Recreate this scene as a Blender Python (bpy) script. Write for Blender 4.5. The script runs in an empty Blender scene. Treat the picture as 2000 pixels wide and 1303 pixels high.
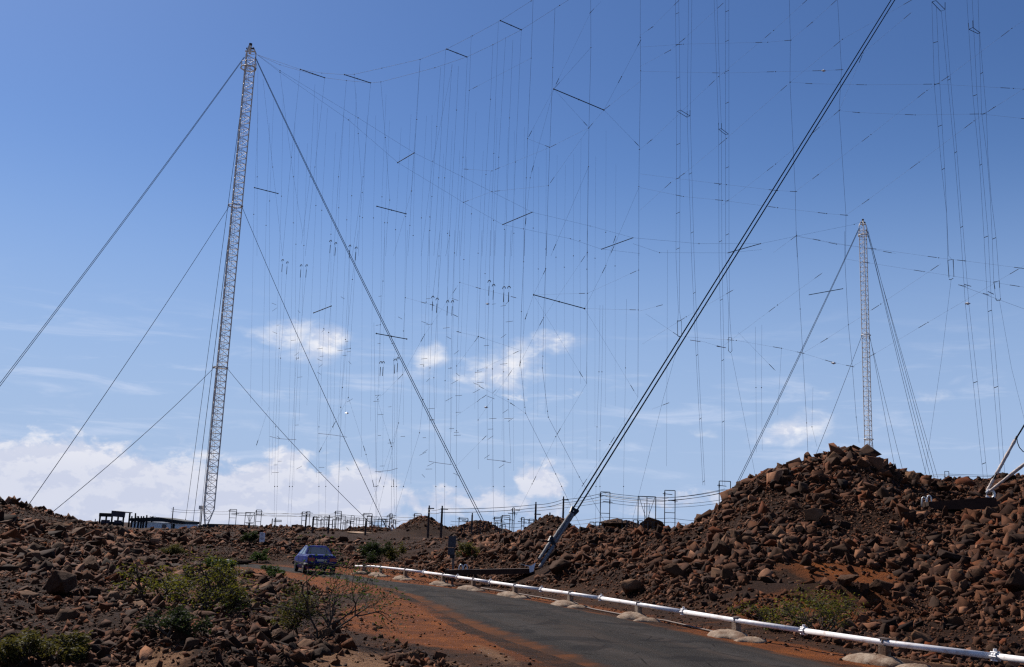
import bpy, math, random
import numpy as np
from mathutils import Vector, Matrix
random.seed(7)
rng = np.random.default_rng(11)
R = math.radians
sc = bpy.context.scene
C = sc.collection

# ------------------------------------------------------------------ camera
F = 2050.0                       # focal length in photograph pixels (photograph is 2000 wide)
PITCH, ROLL = R(10.9), R(2.05)
CAM = np.array((0.0, 0.0, 2.0))
_f = np.array((0, math.cos(PITCH), math.sin(PITCH)))
_u = np.array((0, -math.sin(PITCH), math.cos(PITCH)))
_x = np.array((1.0, 0, 0))
CR = math.cos(ROLL) * _x + math.sin(ROLL) * _u
CU = -math.sin(ROLL) * _x + math.cos(ROLL) * _u
cam_data = bpy.data.cameras.new('camera')
cam_data.sensor_width = 36.0
cam_data.lens = 36.0 * F / 2000.0
cam_data.clip_start = 0.1
cam_data.clip_end = 20000
cam = bpy.data.objects.new('camera', cam_data)
C.objects.link(cam)
cam.matrix_world = Matrix(((CR[0], CU[0], -_f[0], CAM[0]), (CR[1], CU[1], -_f[1], CAM[1]),
                           (CR[2], CU[2], -_f[2], CAM[2]), (0, 0, 0, 1)))
sc.camera = cam

def ray(px, py):
    return _f + (px - 1000.0) / F * CR + (651.5 - py) / F * CU
def at(px, py, Y):               # the point seen at a pixel, Y metres ahead
    d = ray(px, py); return CAM + d * (Y / d[1])
def onz(px, py, z=0.0):          # the point seen at a pixel, at height z
    d = ray(px, py); return CAM + d * ((z - CAM[2]) / d[2])
def hz(px):                      # row of the horizon in that column
    return 651.5 + (F * math.tan(PITCH) / math.cos(ROLL)) + (px - 1000.0) * math.tan(ROLL)
def project(p):                  # world -> photograph pixel (numpy, last axis 3)
    q = np.asarray(p) - CAM
    d = q @ _f
    return 1000 + F * (q @ CR) / d, 651.5 - F * (q @ CU) / d, d

# ------------------------------------------------------------------ light
SUN_AZ, SUN_EL = R(-38), R(44)   # azimuth from straight ahead (negative = left)
sun_dir = Vector((math.sin(SUN_AZ) * math.cos(SUN_EL), math.cos(SUN_AZ) * math.cos(SUN_EL), math.sin(SUN_EL)))
sd = bpy.data.lights.new('sun', 'SUN')
sd.energy = 5.0
sd.angle = R(0.53)
sd.color = (1.0, 0.93, 0.84)
so = bpy.data.objects.new('sun', sd)
C.objects.link(so)
so.rotation_euler = sun_dir.to_track_quat('Z', 'Y').to_euler()
so.location = (-60, 60, 150)

sc.view_settings.view_transform = 'Standard'
sc.view_settings.look = 'None'
sc.view_settings.gamma = 1.0
sc.view_settings.exposure = 0.40
sc.view_settings.use_curve_mapping = False
sc.cycles.use_denoising = False
sc.cycles.max_bounces = 4
sc.cycles.diffuse_bounces = 1
sc.cycles.sample_clamp_indirect = 2.0
sc.cycles.sample_clamp_direct = 6.0
sc.cycles.filter_width = 1.3

world = bpy.data.worlds.new('World')
sc.world = world
world.use_nodes = True
wt = world.node_tree
wt.nodes.clear()
WN = wt.nodes
def wn(t, **k):
    n = WN.new(t)
    for a, b in k.items(): setattr(n, a, b)
    return n
def wl(a, b): wt.links.new(a, b)
def wmath(op, a, b=None, clamp=False):
    n = wn('ShaderNodeMath', operation=op, use_clamp=clamp)
    for i, v in enumerate((a, b)):
        if v is None: continue
        if isinstance(v, (int, float)): n.inputs[i].default_value = v
        else: wl(v, n.inputs[i])
    return n.outputs[0]
def wvec(op, a, b=None, out=0):
    n = wn('ShaderNodeVectorMath', operation=op)
    for i, v in enumerate((a, b)):
        if v is None: continue
        if isinstance(v, (tuple, list)): n.inputs[i].default_value = v
        else: wl(v, n.inputs[i])
    return n.outputs[out]
def wsmooth(v, a, b, lo=0.0, hi=1.0):
    n = wn('ShaderNodeMapRange', interpolation_type='SMOOTHSTEP')
    wl(v, n.inputs[0])
    for i, q in enumerate((a, b, lo, hi)): n.inputs[i + 1].default_value = q
    return n.outputs[0]
def wmix(fac, a, b):
    n = wn('ShaderNodeMix', data_type='RGBA')
    if isinstance(fac, (int, float)): n.inputs[0].default_value = fac
    else: wl(fac, n.inputs[0])
    for i, v in ((6, a), (7, b)):
        if isinstance(v, tuple): n.inputs[i].default_value = v
        else: wl(v, n.inputs[i])
    return n.outputs[2]
def wnoise(vec, scale, detail=6, rough=.55, dist=0.0):
    n = wn('ShaderNodeTexNoise')
    wl(vec, n.inputs['Vector'])
    n.inputs['Scale'].default_value = scale; n.inputs['Detail'].default_value = detail
    n.inputs['Roughness'].default_value = rough; n.inputs['Distortion'].default_value = dist
    return n.outputs[0]

SKY_STRENGTH = 0.050
sky = wn('ShaderNodeTexSky', sky_type='NISHITA')
sky.sun_disc = False
sky.sun_elevation = SUN_EL
sky.sun_rotation = SUN_AZ
sky.altitude = 50
sky.air_density = 1.0
sky.dust_density = 0.35
sky.ozone_density = 3.5
tc = wn('ShaderNodeTexCoord')
D = tc.outputs['Generated']
# direction -> (azimuth, elevation) in degrees
sep = wn('ShaderNodeSeparateXYZ'); wl(D, sep.inputs[0])
az = wmath('MULTIPLY', wmath('ARCTAN2', sep.outputs[0], sep.outputs[1]), 180 / math.pi)
el = wmath('MULTIPLY', wmath('ARCSINE', sep.outputs[2]), 180 / math.pi)
comb = wn('ShaderNodeCombineXYZ'); wl(az, comb.inputs[0]); wl(el, comb.inputs[1])
AE = comb.outputs[0]
# billows: noise on the direction, squeezed vertically so that clouds lie flat
warp = wvec('SUBTRACT', wn('ShaderNodeTexNoise').outputs[1], (.5, .5, .5))
wnz = warp.node.inputs[0].links[0].from_node
wl(wvec('MULTIPLY', D, (1, 1, 1.5)), wnz.inputs['Vector'])
wnz.inputs['Scale'].default_value = 16; wnz.inputs['Detail'].default_value = 5
AEw = wvec('ADD', AE, wvec('MULTIPLY', warp, (4.2, 2.6, 0)))
fb = wnoise(wvec('MULTIPLY', D, (1, 1, 1.6)), 34, 8, .6, .3)
fb2 = wnoise(wvec('ADD', wvec('MULTIPLY', D, (1, 1, 1.6)), (.010, -.004, -.020)), 34, 8, .6, .3)
wisp = wnoise(wvec('MULTIPLY', D, (1, 1, 7)), 9, 6, .6, .6)

def pix_ae(px, py):
    d = ray(px, py); d = d / np.linalg.norm(d)
    return math.degrees(math.atan2(d[0], d[1])), math.degrees(math.asin(d[2]))
def puff(px, py, rx, ry, s):
    a0, e0 = pix_ae(px, py)
    k = math.degrees(1 / F) * .96
    v = wvec('MULTIPLY', wvec('SUBTRACT', AEw, (a0, e0, 0)), (1 / (rx * k), 1 / (ry * k), 0))
    return wsmooth(wvec('LENGTH', v, out=1), 0.0, 1.25, s, 0.0)
PUFFS = [(120, 965, 380, 130, 1.3), (330, 980, 200, 115, 1.2), (-120, 945, 240, 135, 1.25),
         (600, 980, 270, 105, 1.2), (560, 910, 95, 48, 1.0), (690, 945, 145, 70, 1.0), (470, 980, 170, 80, 1.1),
         (850, 990, 150, 42, .65), (1055, 942, 75, 46, .8), (1010, 985, 200, 42, .55),
         (622, 672, 80, 66, .98), (530, 648, 115, 36, .75), (832, 708, 76, 52, .92),
         (1000, 705, 110, 66, 1.05), (1095, 668, 110, 40, .85), (940, 728, 75, 34, .65),
         (1552, 840, 80, 46, 1.0), (1390, 840, 50, 26, .5), (1625, 762, 80, 32, .45), (1832, 768, 48, 32, .5),
         (1290, 985, 190, 34, .50), (1050, 762, 150, 22, .35)]
m = ms = None
for i, p in enumerate(PUFFS):
    q = puff(*p)
    if 10 <= i < 20: ms = q if ms is None else wmath('MAXIMUM', ms, q)
    else: m = q if m is None else wmath('MAXIMUM', m, q)
# outside the picture the low bank goes on round the horizon, broken by large noise
big = wnoise(D, 2.3, 2, .5)
bank = wmath('MULTIPLY', wsmooth(el, 7.5, 0.5), wsmooth(big, .42, .62))
absaz = wmath('ABSOLUTE', az)
bank = wmath('MULTIPLY', bank, wsmooth(absaz, 27, 36, 0, .9))
m = wmath('MAXIMUM', m, bank)
dens = wsmooth(wmath('ADD', m, wmath('MULTIPLY', wmath('SUBTRACT', fb, .5), 1.5)), .24, .66)
dens = wmath('MULTIPLY', dens, wsmooth(m, .0, .25))
soft = wsmooth(wmath('ADD', ms, wmath('MULTIPLY', wmath('SUBTRACT', wmath('ADD', wmath('MULTIPLY', fb, .6), wmath('MULTIPLY', wisp, .4)), .5), 2.1)), .22, 1.40)
soft = wmath('MULTIPLY', soft, wsmooth(ms, .0, .45))
dens = wmath('MAXIMUM', dens, soft)
# thin streaks low in the sky
streak = wmath('MULTIPLY', wsmooth(wisp, .50, .75), wmath('MULTIPLY', wsmooth(el, 13.5, 7), wsmooth(el, .5, 4)))
streak = wmath('MULTIPLY', streak, .42)
lit = wsmooth(wmath('SUBTRACT', fb, fb2), -.07, .07)
thick = wsmooth(m, .45, 1.0)
base_shade = wsmooth(el, 1.5, 6.0)
cl_lo = (8.4, 9.2, 11.8, 1)
cl_hi = (14.6, 14.4, 14.7, 1)
litmix = wmath('MULTIPLY', wmath('ADD', wmath('MULTIPLY', lit, .6), .4), wmath('ADD', wmath('MULTIPLY', base_shade, .65), .35))
ccol = wmix(litmix, cl_lo, cl_hi)
hazef = wmath('MULTIPLY', wsmooth(el, 26, -4), .90)
skyb = wmix(hazef, wvec('MULTIPLY', sky.outputs[0], (.76, .97, 1.32)), (3.6, 6.4, 11.6, 1))
skyb = wmix(wmath('MULTIPLY', wsmooth(el, 21, 0), .80), skyb, (6.6, 8.4, 11.6, 1))
skyc = wmix(streak, skyb, (10.5, 11.6, 14.2, 1))
col = wmix(wmath('MULTIPLY', dens, .96), skyc, ccol)
bg = wn('ShaderNodeBackground'); wl(col, bg.inputs[0]); bg.inputs[1].default_value = SKY_STRENGTH
wo = wn('ShaderNodeOutputWorld'); wl(bg.outputs[0], wo.inputs[0])

# ------------------------------------------------------------------ helpers
def tag(o, label=None, cat=None, group=None, kind=None):
    if label: o['label'] = label
    if cat: o['category'] = cat
    if group: o['group'] = group
    if kind: o['kind'] = kind
    return o
def empty(name, loc=(0, 0, 0), rz=0.0):
    o = bpy.data.objects.new(name, None)
    o.empty_display_size = .2
    o.location = [float(v) for v in loc]; o.rotation_euler = (0, 0, rz)
    C.objects.link(o); return o
def link(name, me, m=None, parent=None, loc=None):
    o = bpy.data.objects.new(name, me)
    if m and not me.materials: me.materials.append(m)
    C.objects.link(o)
    if parent: o.parent = parent
    if loc is not None: o.location = [float(v) for v in loc]
    return o
class MB:
    """collects boxes, tubes and faces; build() links them as one mesh object"""
    def __init__(s): s.v = []; s.f = []; s.n = 0
    def add(s, v, f):
        v = np.asarray(v, float).reshape(-1, 3); k = s.n
        s.v.append(v); s.f += [tuple(int(i) + k for i in q) for q in f]; s.n += len(v)
        return s
    def box(s, c, h, rz=0.0, M=None):
        q = np.array([(x, y, z) for x in (-1, 1) for y in (-1, 1) for z in (-1, 1)], float) * np.asarray(h)
        if rz: 
            a, b = math.cos(rz), math.sin(rz)
            q = np.c_[q[:, 0] * a - q[:, 1] * b, q[:, 0] * b + q[:, 1] * a, q[:, 2]]
        if M is not None: q = q @ np.asarray(M).T
        return s.add(q + np.asarray(c), [(0, 1, 3, 2), (4, 6, 7, 5), (0, 4, 5, 1), (2, 3, 7, 6), (0, 2, 6, 4), (1, 5, 7, 3)])
    def tube(s, pts, r, n=6, cap=True):
        pts = np.asarray(pts, float)
        r = np.broadcast_to(np.asarray(r, float), (len(pts),))
        t = np.gradient(pts, axis=0); t /= np.linalg.norm(t, axis=1)[:, None] + 1e-12
        ref = np.array((0, 0, 1.0)) if abs(t[:, 2]).mean() < .8 else np.array((1.0, 0, 0))
        a = np.cross(t, ref); a /= np.linalg.norm(a, axis=1)[:, None] + 1e-12
        b = np.cross(a, t)
        ang = np.arange(n) * 2 * math.pi / n
        ring = a[:, None, :] * np.cos(ang)[None, :, None] + b[:, None, :] * np.sin(ang)[None, :, None]
        v = (pts[:, None, :] + ring * r[:, None, None]).reshape(-1, 3)
        f = []
        for i in range(len(pts) - 1):
            for j in range(n):
                k = (j + 1) % n
                f.append((i * n + j, i * n + k, (i + 1) * n + k, (i + 1) * n + j))
        if cap:
            f.append(tuple(range(n))[::-1]); f.append(tuple((len(pts) - 1) * n + j for j in range(n)))
        return s.add(v, f)
    def ball(s, c, r, sx=1, sy=1, sz=1):
        v = np.array([(1, 0, 0), (-1, 0, 0), (0, 1, 0), (0, -1, 0), (0, 0, 1), (0, 0, -1)], float) * r * np.array((sx, sy, sz))
        return s.add(v + np.asarray(c), [(0, 2, 4), (2, 1, 4), (1, 3, 4), (3, 0, 4), (2, 0, 5), (1, 2, 5), (3, 1, 5), (0, 3, 5)])
    def mesh(s, name, smooth=False):
        me = bpy.data.meshes.new(name)
        me.from_pydata(np.concatenate(s.v).tolist(), [], s.f)
        me.update()
        if smooth: me.polygons.foreach_set('use_smooth', np.ones(len(me.polygons), bool))
        return me
    def build(s, name, m, parent=None, loc=None, smooth=False):
        return link(name, s.mesh(name, smooth), m, parent, loc)
def fast_mesh(name, v, tris):
    me = bpy.data.meshes.new(name)
    v = np.ascontiguousarray(v, np.float32); tris = np.ascontiguousarray(tris, np.int32)
    k = tris.shape[1]
    me.vertices.add(len(v)); me.vertices.foreach_set('co', v.ravel())
    me.loops.add(tris.size); me.loops.foreach_set('vertex_index', tris.ravel())
    me.polygons.add(len(tris))
    me.polygons.foreach_set('loop_start', np.arange(0, tris.size, k, dtype=np.int32))
    me.polygons.foreach_set('loop_total', np.full(len(tris), k, np.int32))
    me.update(calc_edges=True); me.validate()
    return me
def vcol(me, name, arr, domain='POINT'):
    a = me.attributes.new(name, 'FLOAT_COLOR', domain)
    arr = np.asarray(arr, np.float32)
    if arr.shape[1] == 3: arr = np.c_[arr, np.ones(len(arr), np.float32)]
    a.data.foreach_set('color', arr.ravel())

# materials ------------------------------------------------------------
class Mat:
    def __init__(s, name, color=(.5, .5, .5), rough=.8, metal=0.0, spec=.3):
        s.m = bpy.data.materials.new(name); s.m.use_nodes = True
        s.t = s.m.node_tree; s.N = s.t.nodes
        s.b = s.N['Principled BSDF']
        s.b.inputs['Base Color'].default_value = (*color, 1)
        s.b.inputs['Roughness'].default_value = rough
        s.b.inputs['Metallic'].default_value = metal
        s.b.inputs['Specular IOR Level'].default_value = spec
        s.co = s.N.new('ShaderNodeTexCoord')
        s.geo = s.N.new('ShaderNodeNewGeometry')
    def l(s, a, b): s.t.links.new(a, b)
    def pos(s, which='world'):
        return s.geo.outputs['Position'] if which == 'world' else s.co.outputs['Object']
    def noise(s, scale, detail=5, rough=.6, which='world', dist=0., vec=None):
        n = s.N.new('ShaderNodeTexNoise')
        s.l(vec if vec is not None else s.pos(which), n.inputs['Vector'])
        n.inputs['Scale'].default_value = scale; n.inputs['Detail'].default_value = detail
        n.inputs['Roughness'].default_value = rough; n.inputs['Distortion'].default_value = dist
        return n.outputs[0]
    def ramp(s, v, a, b, lo=0., hi=1.):
        n = s.N.new('ShaderNodeMapRange'); n.interpolation_type = 'SMOOTHSTEP'
        s.l(v, n.inputs[0])
        for i, q in enumerate((a, b, lo, hi)): n.inputs[i + 1].default_value = q
        return n.outputs[0]
    def math(s, op, a, b=None):
        n = s.N.new('ShaderNodeMath'); n.operation = op
        for i, v in enumerate((a, b)):
            if v is None: continue
            if isinstance(v, (int, float)): n.inputs[i].default_value = v
            else: s.l(v, n.inputs[i])
        return n.outputs[0]
    def mix(s, fac, a, b, mode='MIX'):
        n = s.N.new('ShaderNodeMix'); n.data_type = 'RGBA'; n.blend_type = mode
        if isinstance(fac, (int, float)): n.inputs[0].default_value = fac
        else: s.l(fac, n.inputs[0])
        for i, v in ((6, a), (7, b)):
            if isinstance(v, tuple): n.inputs[i].default_value = (*v[:3], 1)
            else: s.l(v, n.inputs[i])
        return n.outputs[2]
    def attr(s, name, out='Color'):
        n = s.N.new('ShaderNodeAttribute'); n.attribute_name = name
        return n.outputs[out]
    def color(s, c): s.l(c, s.b.inputs['Base Color'])
    def bump(s, h, strength=.5, dist=.05):
        n = s.N.new('ShaderNodeBump'); n.inputs['Strength'].default_value = strength
        n.inputs['Distance'].default_value = dist
        s.l(h, n.inputs['Height']); s.l(n.outputs[0], s.b.inputs['Normal'])
def simple(name, color, rough=.8, metal=0., var=.25, scale=3.0, dark=None, spec=.3):
    m = Mat(name, color, rough, metal, spec)
    d = dark or tuple(c * (1 - var) for c in color)
    n = m.noise(scale, 6, .65, 'object')
    m.color(m.mix(m.ramp(n, .3, .7), color, d))
    m.bump(n, .15, .01)
    return m.m
# ------------------------------------------------------------------ terrain
def vnoise(x, y, seed=0):
    xi = np.floor(x).astype(np.int64); yi = np.floor(y).astype(np.int64)
    fx = x - xi; fy = y - yi
    fx = fx * fx * (3 - 2 * fx); fy = fy * fy * (3 - 2 * fy)
    def h(a, b):
        n = (a * 374761393 + b * 668265263 + seed * 1442695041) & 0xffffffff
        n = ((n ^ (n >> 13)) * 1274126177) & 0xffffffff
        return ((n ^ (n >> 16)) & 0xffff) / 65535.0
    return (h(xi, yi) * (1 - fx) + h(xi + 1, yi) * fx) * (1 - fy) + (h(xi, yi + 1) * (1 - fx) + h(xi + 1, yi + 1) * fx) * fy
def fbm(x, y, oct=4, seed=0):
    s = 0; a = .5
    for i in range(oct):
        s = s + a * vnoise(x * 2 ** i, y * 2 ** i, seed + i); a *= .5
    return s
def sstep(a, b, x):
    t = np.clip((x - a) / (b - a), 0, 1); return t * t * (3 - 2 * t)

# road edges, traced on the ground
ROAD_L = [(1080, 1299), (950, 1253), (897, 1234), (840, 1203), (780, 1163), (734, 1149), (683, 1135), (637, 1125), (585, 1117), (520, 1109), (455, 1103), (380, 1096)]
ROAD_R = [(1685, 1301), (1510, 1263), (1300, 1217), (1195, 1197), (1072, 1174), (932, 1152), (780, 1134), (714, 1122), (660, 1114), (600, 1107), (530, 1100), (450, 1094)]
RL = np.array([onz(*p)[:2] for p in ROAD_L]); RR = np.array([onz(*p)[:2] for p in ROAD_R])
def extend(Q):
    d = Q[0] - Q[1]; d /= np.linalg.norm(d)
    return np.vstack([Q[0] + d * 45, Q[0] + d * 14, Q])
RL, RR = extend(RL), extend(RR)
def resample(Q, n):
    L = np.r_[0, np.cumsum(np.linalg.norm(np.diff(Q, axis=0), axis=1))]
    t = np.linspace(0, L[-1], n)
    return np.c_[np.interp(t, L, Q[:, 0]), np.interp(t, L, Q[:, 1])]
def smooth_line(Q, n=260, k=9):
    Q = resample(Q, n)
    ker = np.ones(k) / k
    for _ in range(3):
        P = np.pad(Q, ((k // 2, k // 2), (0, 0)), mode='edge')
        S = np.c_[np.convolve(P[:, 0], ker, 'valid'), np.convolve(P[:, 1], ker, 'valid')]
        S[0], S[-1] = Q[0], Q[-1]; Q = S
    return Q
RL, RR = smooth_line(RL), smooth_line(RR)
ROAD_POLY = np.vstack([RL, RR[::-1]])
def seg_dist(P, Q):
    best = np.full(len(P), 1e9)
    Q2 = resample(Q, 60)
    for a, b in zip(Q2[:-1], Q2[1:]):
        d = b - a; L2 = d @ d + 1e-12
        t = np.clip(((P - a) @ d) / L2, 0, 1)
        q = P - (a + t[:, None] * d)
        best = np.minimum(best, np.hypot(q[:, 0], q[:, 1]))
    return best
def inside(P, poly):
    c = np.zeros(len(P), bool)
    Q = resample(np.vstack([poly, poly[:1]]), 160)
    for a, b in zip(Q[:-1], Q[1:]):
        cond = ((a[1] > P[:, 1]) != (b[1] > P[:, 1]))
        xx = (b[0] - a[0]) * (P[:, 1] - a[1]) / (b[1] - a[1] + 1e-12) + a[0]
        c ^= cond & (P[:, 0] < xx)
    return c
# control points: column, distance ahead, height (z=..) or the row the crest reaches (negative = row)
CP = []
def col(px, *pairs):
    for d, z in pairs:
        if z < -100: z = at(px, -z, d)[2]
        CP.append((px, d, z))
col(-500, (3, .1), (8, .6), (20, 1.1), (40, 2), (70, 4.6), (120, 3), (220, 2.5), (700, 2.5))
col(0, (3, .05), (9, .35), (13, .35), (18, .55), (27, .95), (40, 1.55), (62, -986), (95, 2.0), (220, 1.8), (700, 2))
col(62, (75, -993), (62, 2.2), (95, 1.9))
col(160, (3, 0), (9, .3), (16, .4), (27, .75), (40, 1.15), (62, -1029), (100, 1.7), (200, 1.6))
col(300, (3, 0), (9, .35), (13, .25), (20, .45), (32, .65), (45, .6), (65, .55), (90, .9), (130, -1046), (200, 1.1), (700, 1.8))
col(450, (3, 0), (10, .25), (16, .28), (26, .35), (42, .12), (60, -.1), (76, .7), (100, 1.25), (150, 1.5), (210, 1.5))
col(600, (3, 0), (10, .16), (16, .12), (24, .05), (36, -.05), (54, -.12), (63, .25), (78, .9), (100, 1.35), (140, 1.65), (200, 1.75), (700, 1.9))
col(800, (3, 0), (10, 0), (28, 0), (46, 0), (56, .35), (68, .95), (82, 1.1), (112, 1.62), (140, 1.85), (200, 1.9))
col(1000, (3, 0), (12, 0), (26, 0), (38, 0), (42, .1), (46, .45), (52, 1.5), (60, -1056), (80, 1.9), (110, 1.9), (200, 2), (700, 2))
col(900, (38, 0), (44, .15), (50, .5), (58, 1.2), (68, 1.6))
col(1150, (3, 0), (30, 0), (35, .2), (41, 1.1), (47, 2.1), (54, -1046), (72, 2.0), (120, 2))
col(1300, (3, 0), (26, 0), (29, .1), (35, 1.0), (42, 2.1), (50, -1046), (70, 1.9), (200, 2))
col(1400, (25, 0), (30, .35), (38, 2.0), (47, -1012), (66, 2.2))
col(1480, (24, 0), (29, .4), (36, 2.0), (47, -940), (54, 4.1), (78, 2.2))
col(1570, (24, 0), (30, .4), (36, 2.1), (49, -920), (60, 3.9))
col(1668, (3, 0), (21, 0), (29, .3), (35, 1.7), (42, 3.9), (50, -892), (60, 4.6), (85, 2.2), (200, 2), (700, 2))
col(1790, (20, 0), (28, .3), (34, 1.5), (42, 3.7), (50, -935), (70, 2.4))
col(1890, (3, 0), (20, 0), (28, .5), (36, 2.2), (42, -1004), (46, -985), (52, -945), (78, 2.4))
col(2020, (3, 0), (18, 0), (27, .6), (36, 2.8), (44, -975), (53, -930), (78, 2.6), (200, 2))
col(2500, (3, 0), (15, .1), (28, 1), (40, 4), (54, 6), (80, 3), (220, 2.2), (700, 2))
CP = np.array(CP)
def pol(X, Y):
    D = np.hypot(X, Y)
    return np.arctan2(X, Y), np.log(np.maximum(D, 2.0))
def px_az(px): return np.arctan((px - 1000) / F)
_cpa = np.c_[px_az(CP[:, 0]) * 3.0, np.log(CP[:, 1] / np.cos(px_az(CP[:, 0])))]
def _phi(r): return r * r * np.log(r + 1e-9)
_ncp = len(CP)
_A = np.zeros((_ncp + 3, _ncp + 3))
_A[:_ncp, :_ncp] = _phi(np.linalg.norm(_cpa[:, None] - _cpa[None], axis=2)) + np.eye(_ncp) * 1e-4
_A[:_ncp, _ncp] = 1; _A[:_ncp, _ncp + 1:] = _cpa; _A[_ncp, :_ncp] = 1; _A[_ncp + 1:, :_ncp] = _cpa.T
_wcp = np.linalg.solve(_A, np.r_[CP[:, 2], 0, 0, 0])
def tps(a, l):
    out = np.empty(len(a)); lo, hi = _cpa[:, 0].min(), _cpa[:, 0].max()
    for i in range(0, len(a), 40000):
        q = np.c_[np.clip(a[i:i + 40000] * 3.0, lo, hi), np.minimum(l[i:i + 40000], math.log(700))]
        d = np.linalg.norm(q[:, None] - _cpa[None], axis=2)
        out[i:i + 40000] = _phi(d) @ _wcp[:_ncp] + _wcp[_ncp] + q @ _wcp[_ncp + 1:]
    return out
# dark rubble heaps farther back: column, crest row, distance, half width in pixels
HEAPS = [(590, 1030, 150, 62, 9), (730, 1030, 140, 55, 8), (826, 1009, 112, 62, 8), (878, 1034, 118, 50, 7), (940, 1017, 118, 50, 8),
         (1075, 1012, 95, 58, 8), (1212, 1017, 84, 95, 8), (480, 1034, 170, 60, 9), (668, 1036, 160, 60, 8)]
HEAPW = []
for px, py, d, hw, ry in HEAPS:
    p = at(px, py, d); HEAPW.append((p[0], p[1], p[2], 1.3 * hw * d / F, ry * 1.2))
_rh = onz(1640, 1215)     # heap of red earth behind the pipe
_fl = onz(330, 1285, .2)  # bank of pale earth in the left foreground
def height(X, Y, detail=True):
    X = np.asarray(X, float); Y = np.asarray(Y, float)
    sh = X.shape; X = X.ravel(); Y = Y.ravel()
    a, l = pol(X, Y)
    h = tps(a, l)
    D = np.hypot(X, Y)
    back = sstep(0, -6, Y)
    h = h * (1 - back)
    P = np.c_[X, Y]
    dr = np.where(inside(P, ROAD_POLY), 0, np.minimum(seg_dist(P, RL), seg_dist(P, RR)))
    zr = -.12 * sstep(35, 55, D)
    wl_ = sstep(.4, 3.2 + 0 * D, dr)
    h = zr * (1 - wl_) + h * wl_
    for x, y, z, rx, ry in HEAPW:
        q = np.hypot((X - x) / rx, (Y - y) / ry)
        k = np.clip(1 - q, 0, 1)
        k = k * .55 + .45 * sstep(0, 1, k)
        h = np.maximum(h, h + (z - h) * k)
    q = np.exp(-(((X - _rh[0]) / 1.9) ** 2 + ((Y - _rh[1] - .4) / 1.2) ** 2)); h = h + .62 * q * wl_
    q = np.exp(-((((X - _fl[0]) * .8 + (Y - _fl[1]) * .6) / .8) ** 2 + ((-(X - _fl[0]) * .6 + (Y - _fl[1]) * .8) / 3.0) ** 2)); h = h + .28 * q * wl_
    if detail:
        amp = sstep(.6, 5, dr) * sstep(2.5, 10, D)
        mo = sstep(.8, 4, h) 
        h = h + amp * ((fbm(X / 5.0, Y / 5.0, 4, 3) - .47) * (.55 + .5 * mo) + (fbm(X / .9, Y / .9, 3, 9) - .44) * .22)
        h = h + (1 - amp) * (fbm(X / .7, Y / .7, 3, 21) - .44) * .03 * (dr > 0)
    return h.reshape(sh), dr.reshape(sh)
def hgt(x, y): 
    return float(height(np.array([x]), np.array([y]))[0][0])
def ground_at(px, py, lo=6.0, hi=400.0):
    """where the line of sight of a pixel first meets the ground"""
    d = ray(px, py); ts = np.exp(np.linspace(math.log(lo), math.log(hi), 600)) / d[1]
    P = CAM[None] + d[None] * ts[:, None]
    g = height(P[:, 0], P[:, 1])[0]
    k = np.argmax(P[:, 2] < g)
    p = P[k].copy(); p[2] = g[k]
    return p

# angular grid: fine where the camera looks, coarse behind
azs = np.unique(np.r_[np.linspace(-180, -42, 47), np.linspace(-42, 42, 760), np.linspace(42, 180, 47)])
ds = np.unique(np.r_[np.linspace(.6, 6, 16), np.exp(np.linspace(math.log(6), math.log(150), 430)), np.exp(np.linspace(math.log(150), math.log(9000), 50))])
AZ, DD = np.meshgrid(np.radians(azs), ds)
GX, GY = np.sin(AZ) * DD, np.cos(AZ) * DD
GZ, GDR = height(GX, GY)
far = sstep(500, 1500, DD); GZ = GZ * (1 - far) + (-3) * far
nr, nc = GX.shape
idx = np.arange(nr * nc).reshape(nr, nc)
quads = np.stack([idx[:-1, :-1], idx[:-1, 1:], idx[1:, 1:], idx[1:, :-1]], -1).reshape(-1, 4)
gme = fast_mesh('ground', np.c_[GX.ravel(), GY.ravel(), GZ.ravel()], quads)
gme.polygons.foreach_set('use_smooth', np.ones(len(gme.polygons), bool))
def height_fast(X, Y):
    a_ = np.degrees(np.arctan2(X, Y)); d_ = np.hypot(X, Y)
    i = np.clip(np.searchsorted(azs, a_) - 1, 0, len(azs) - 2); j = np.clip(np.searchsorted(ds, d_) - 1, 0, len(ds) - 2)
    u = np.clip((a_ - azs[i]) / (azs[i + 1] - azs[i]), 0, 1); v = np.clip((d_ - ds[j]) / (ds[j + 1] - ds[j]), 0, 1)
    def bl(G): return (G[j, i] * (1 - u) + G[j, i + 1] * u) * (1 - v) + (G[j + 1, i] * (1 - u) + G[j + 1, i + 1] * u) * v
    return bl(GZ), bl(GDR)
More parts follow.
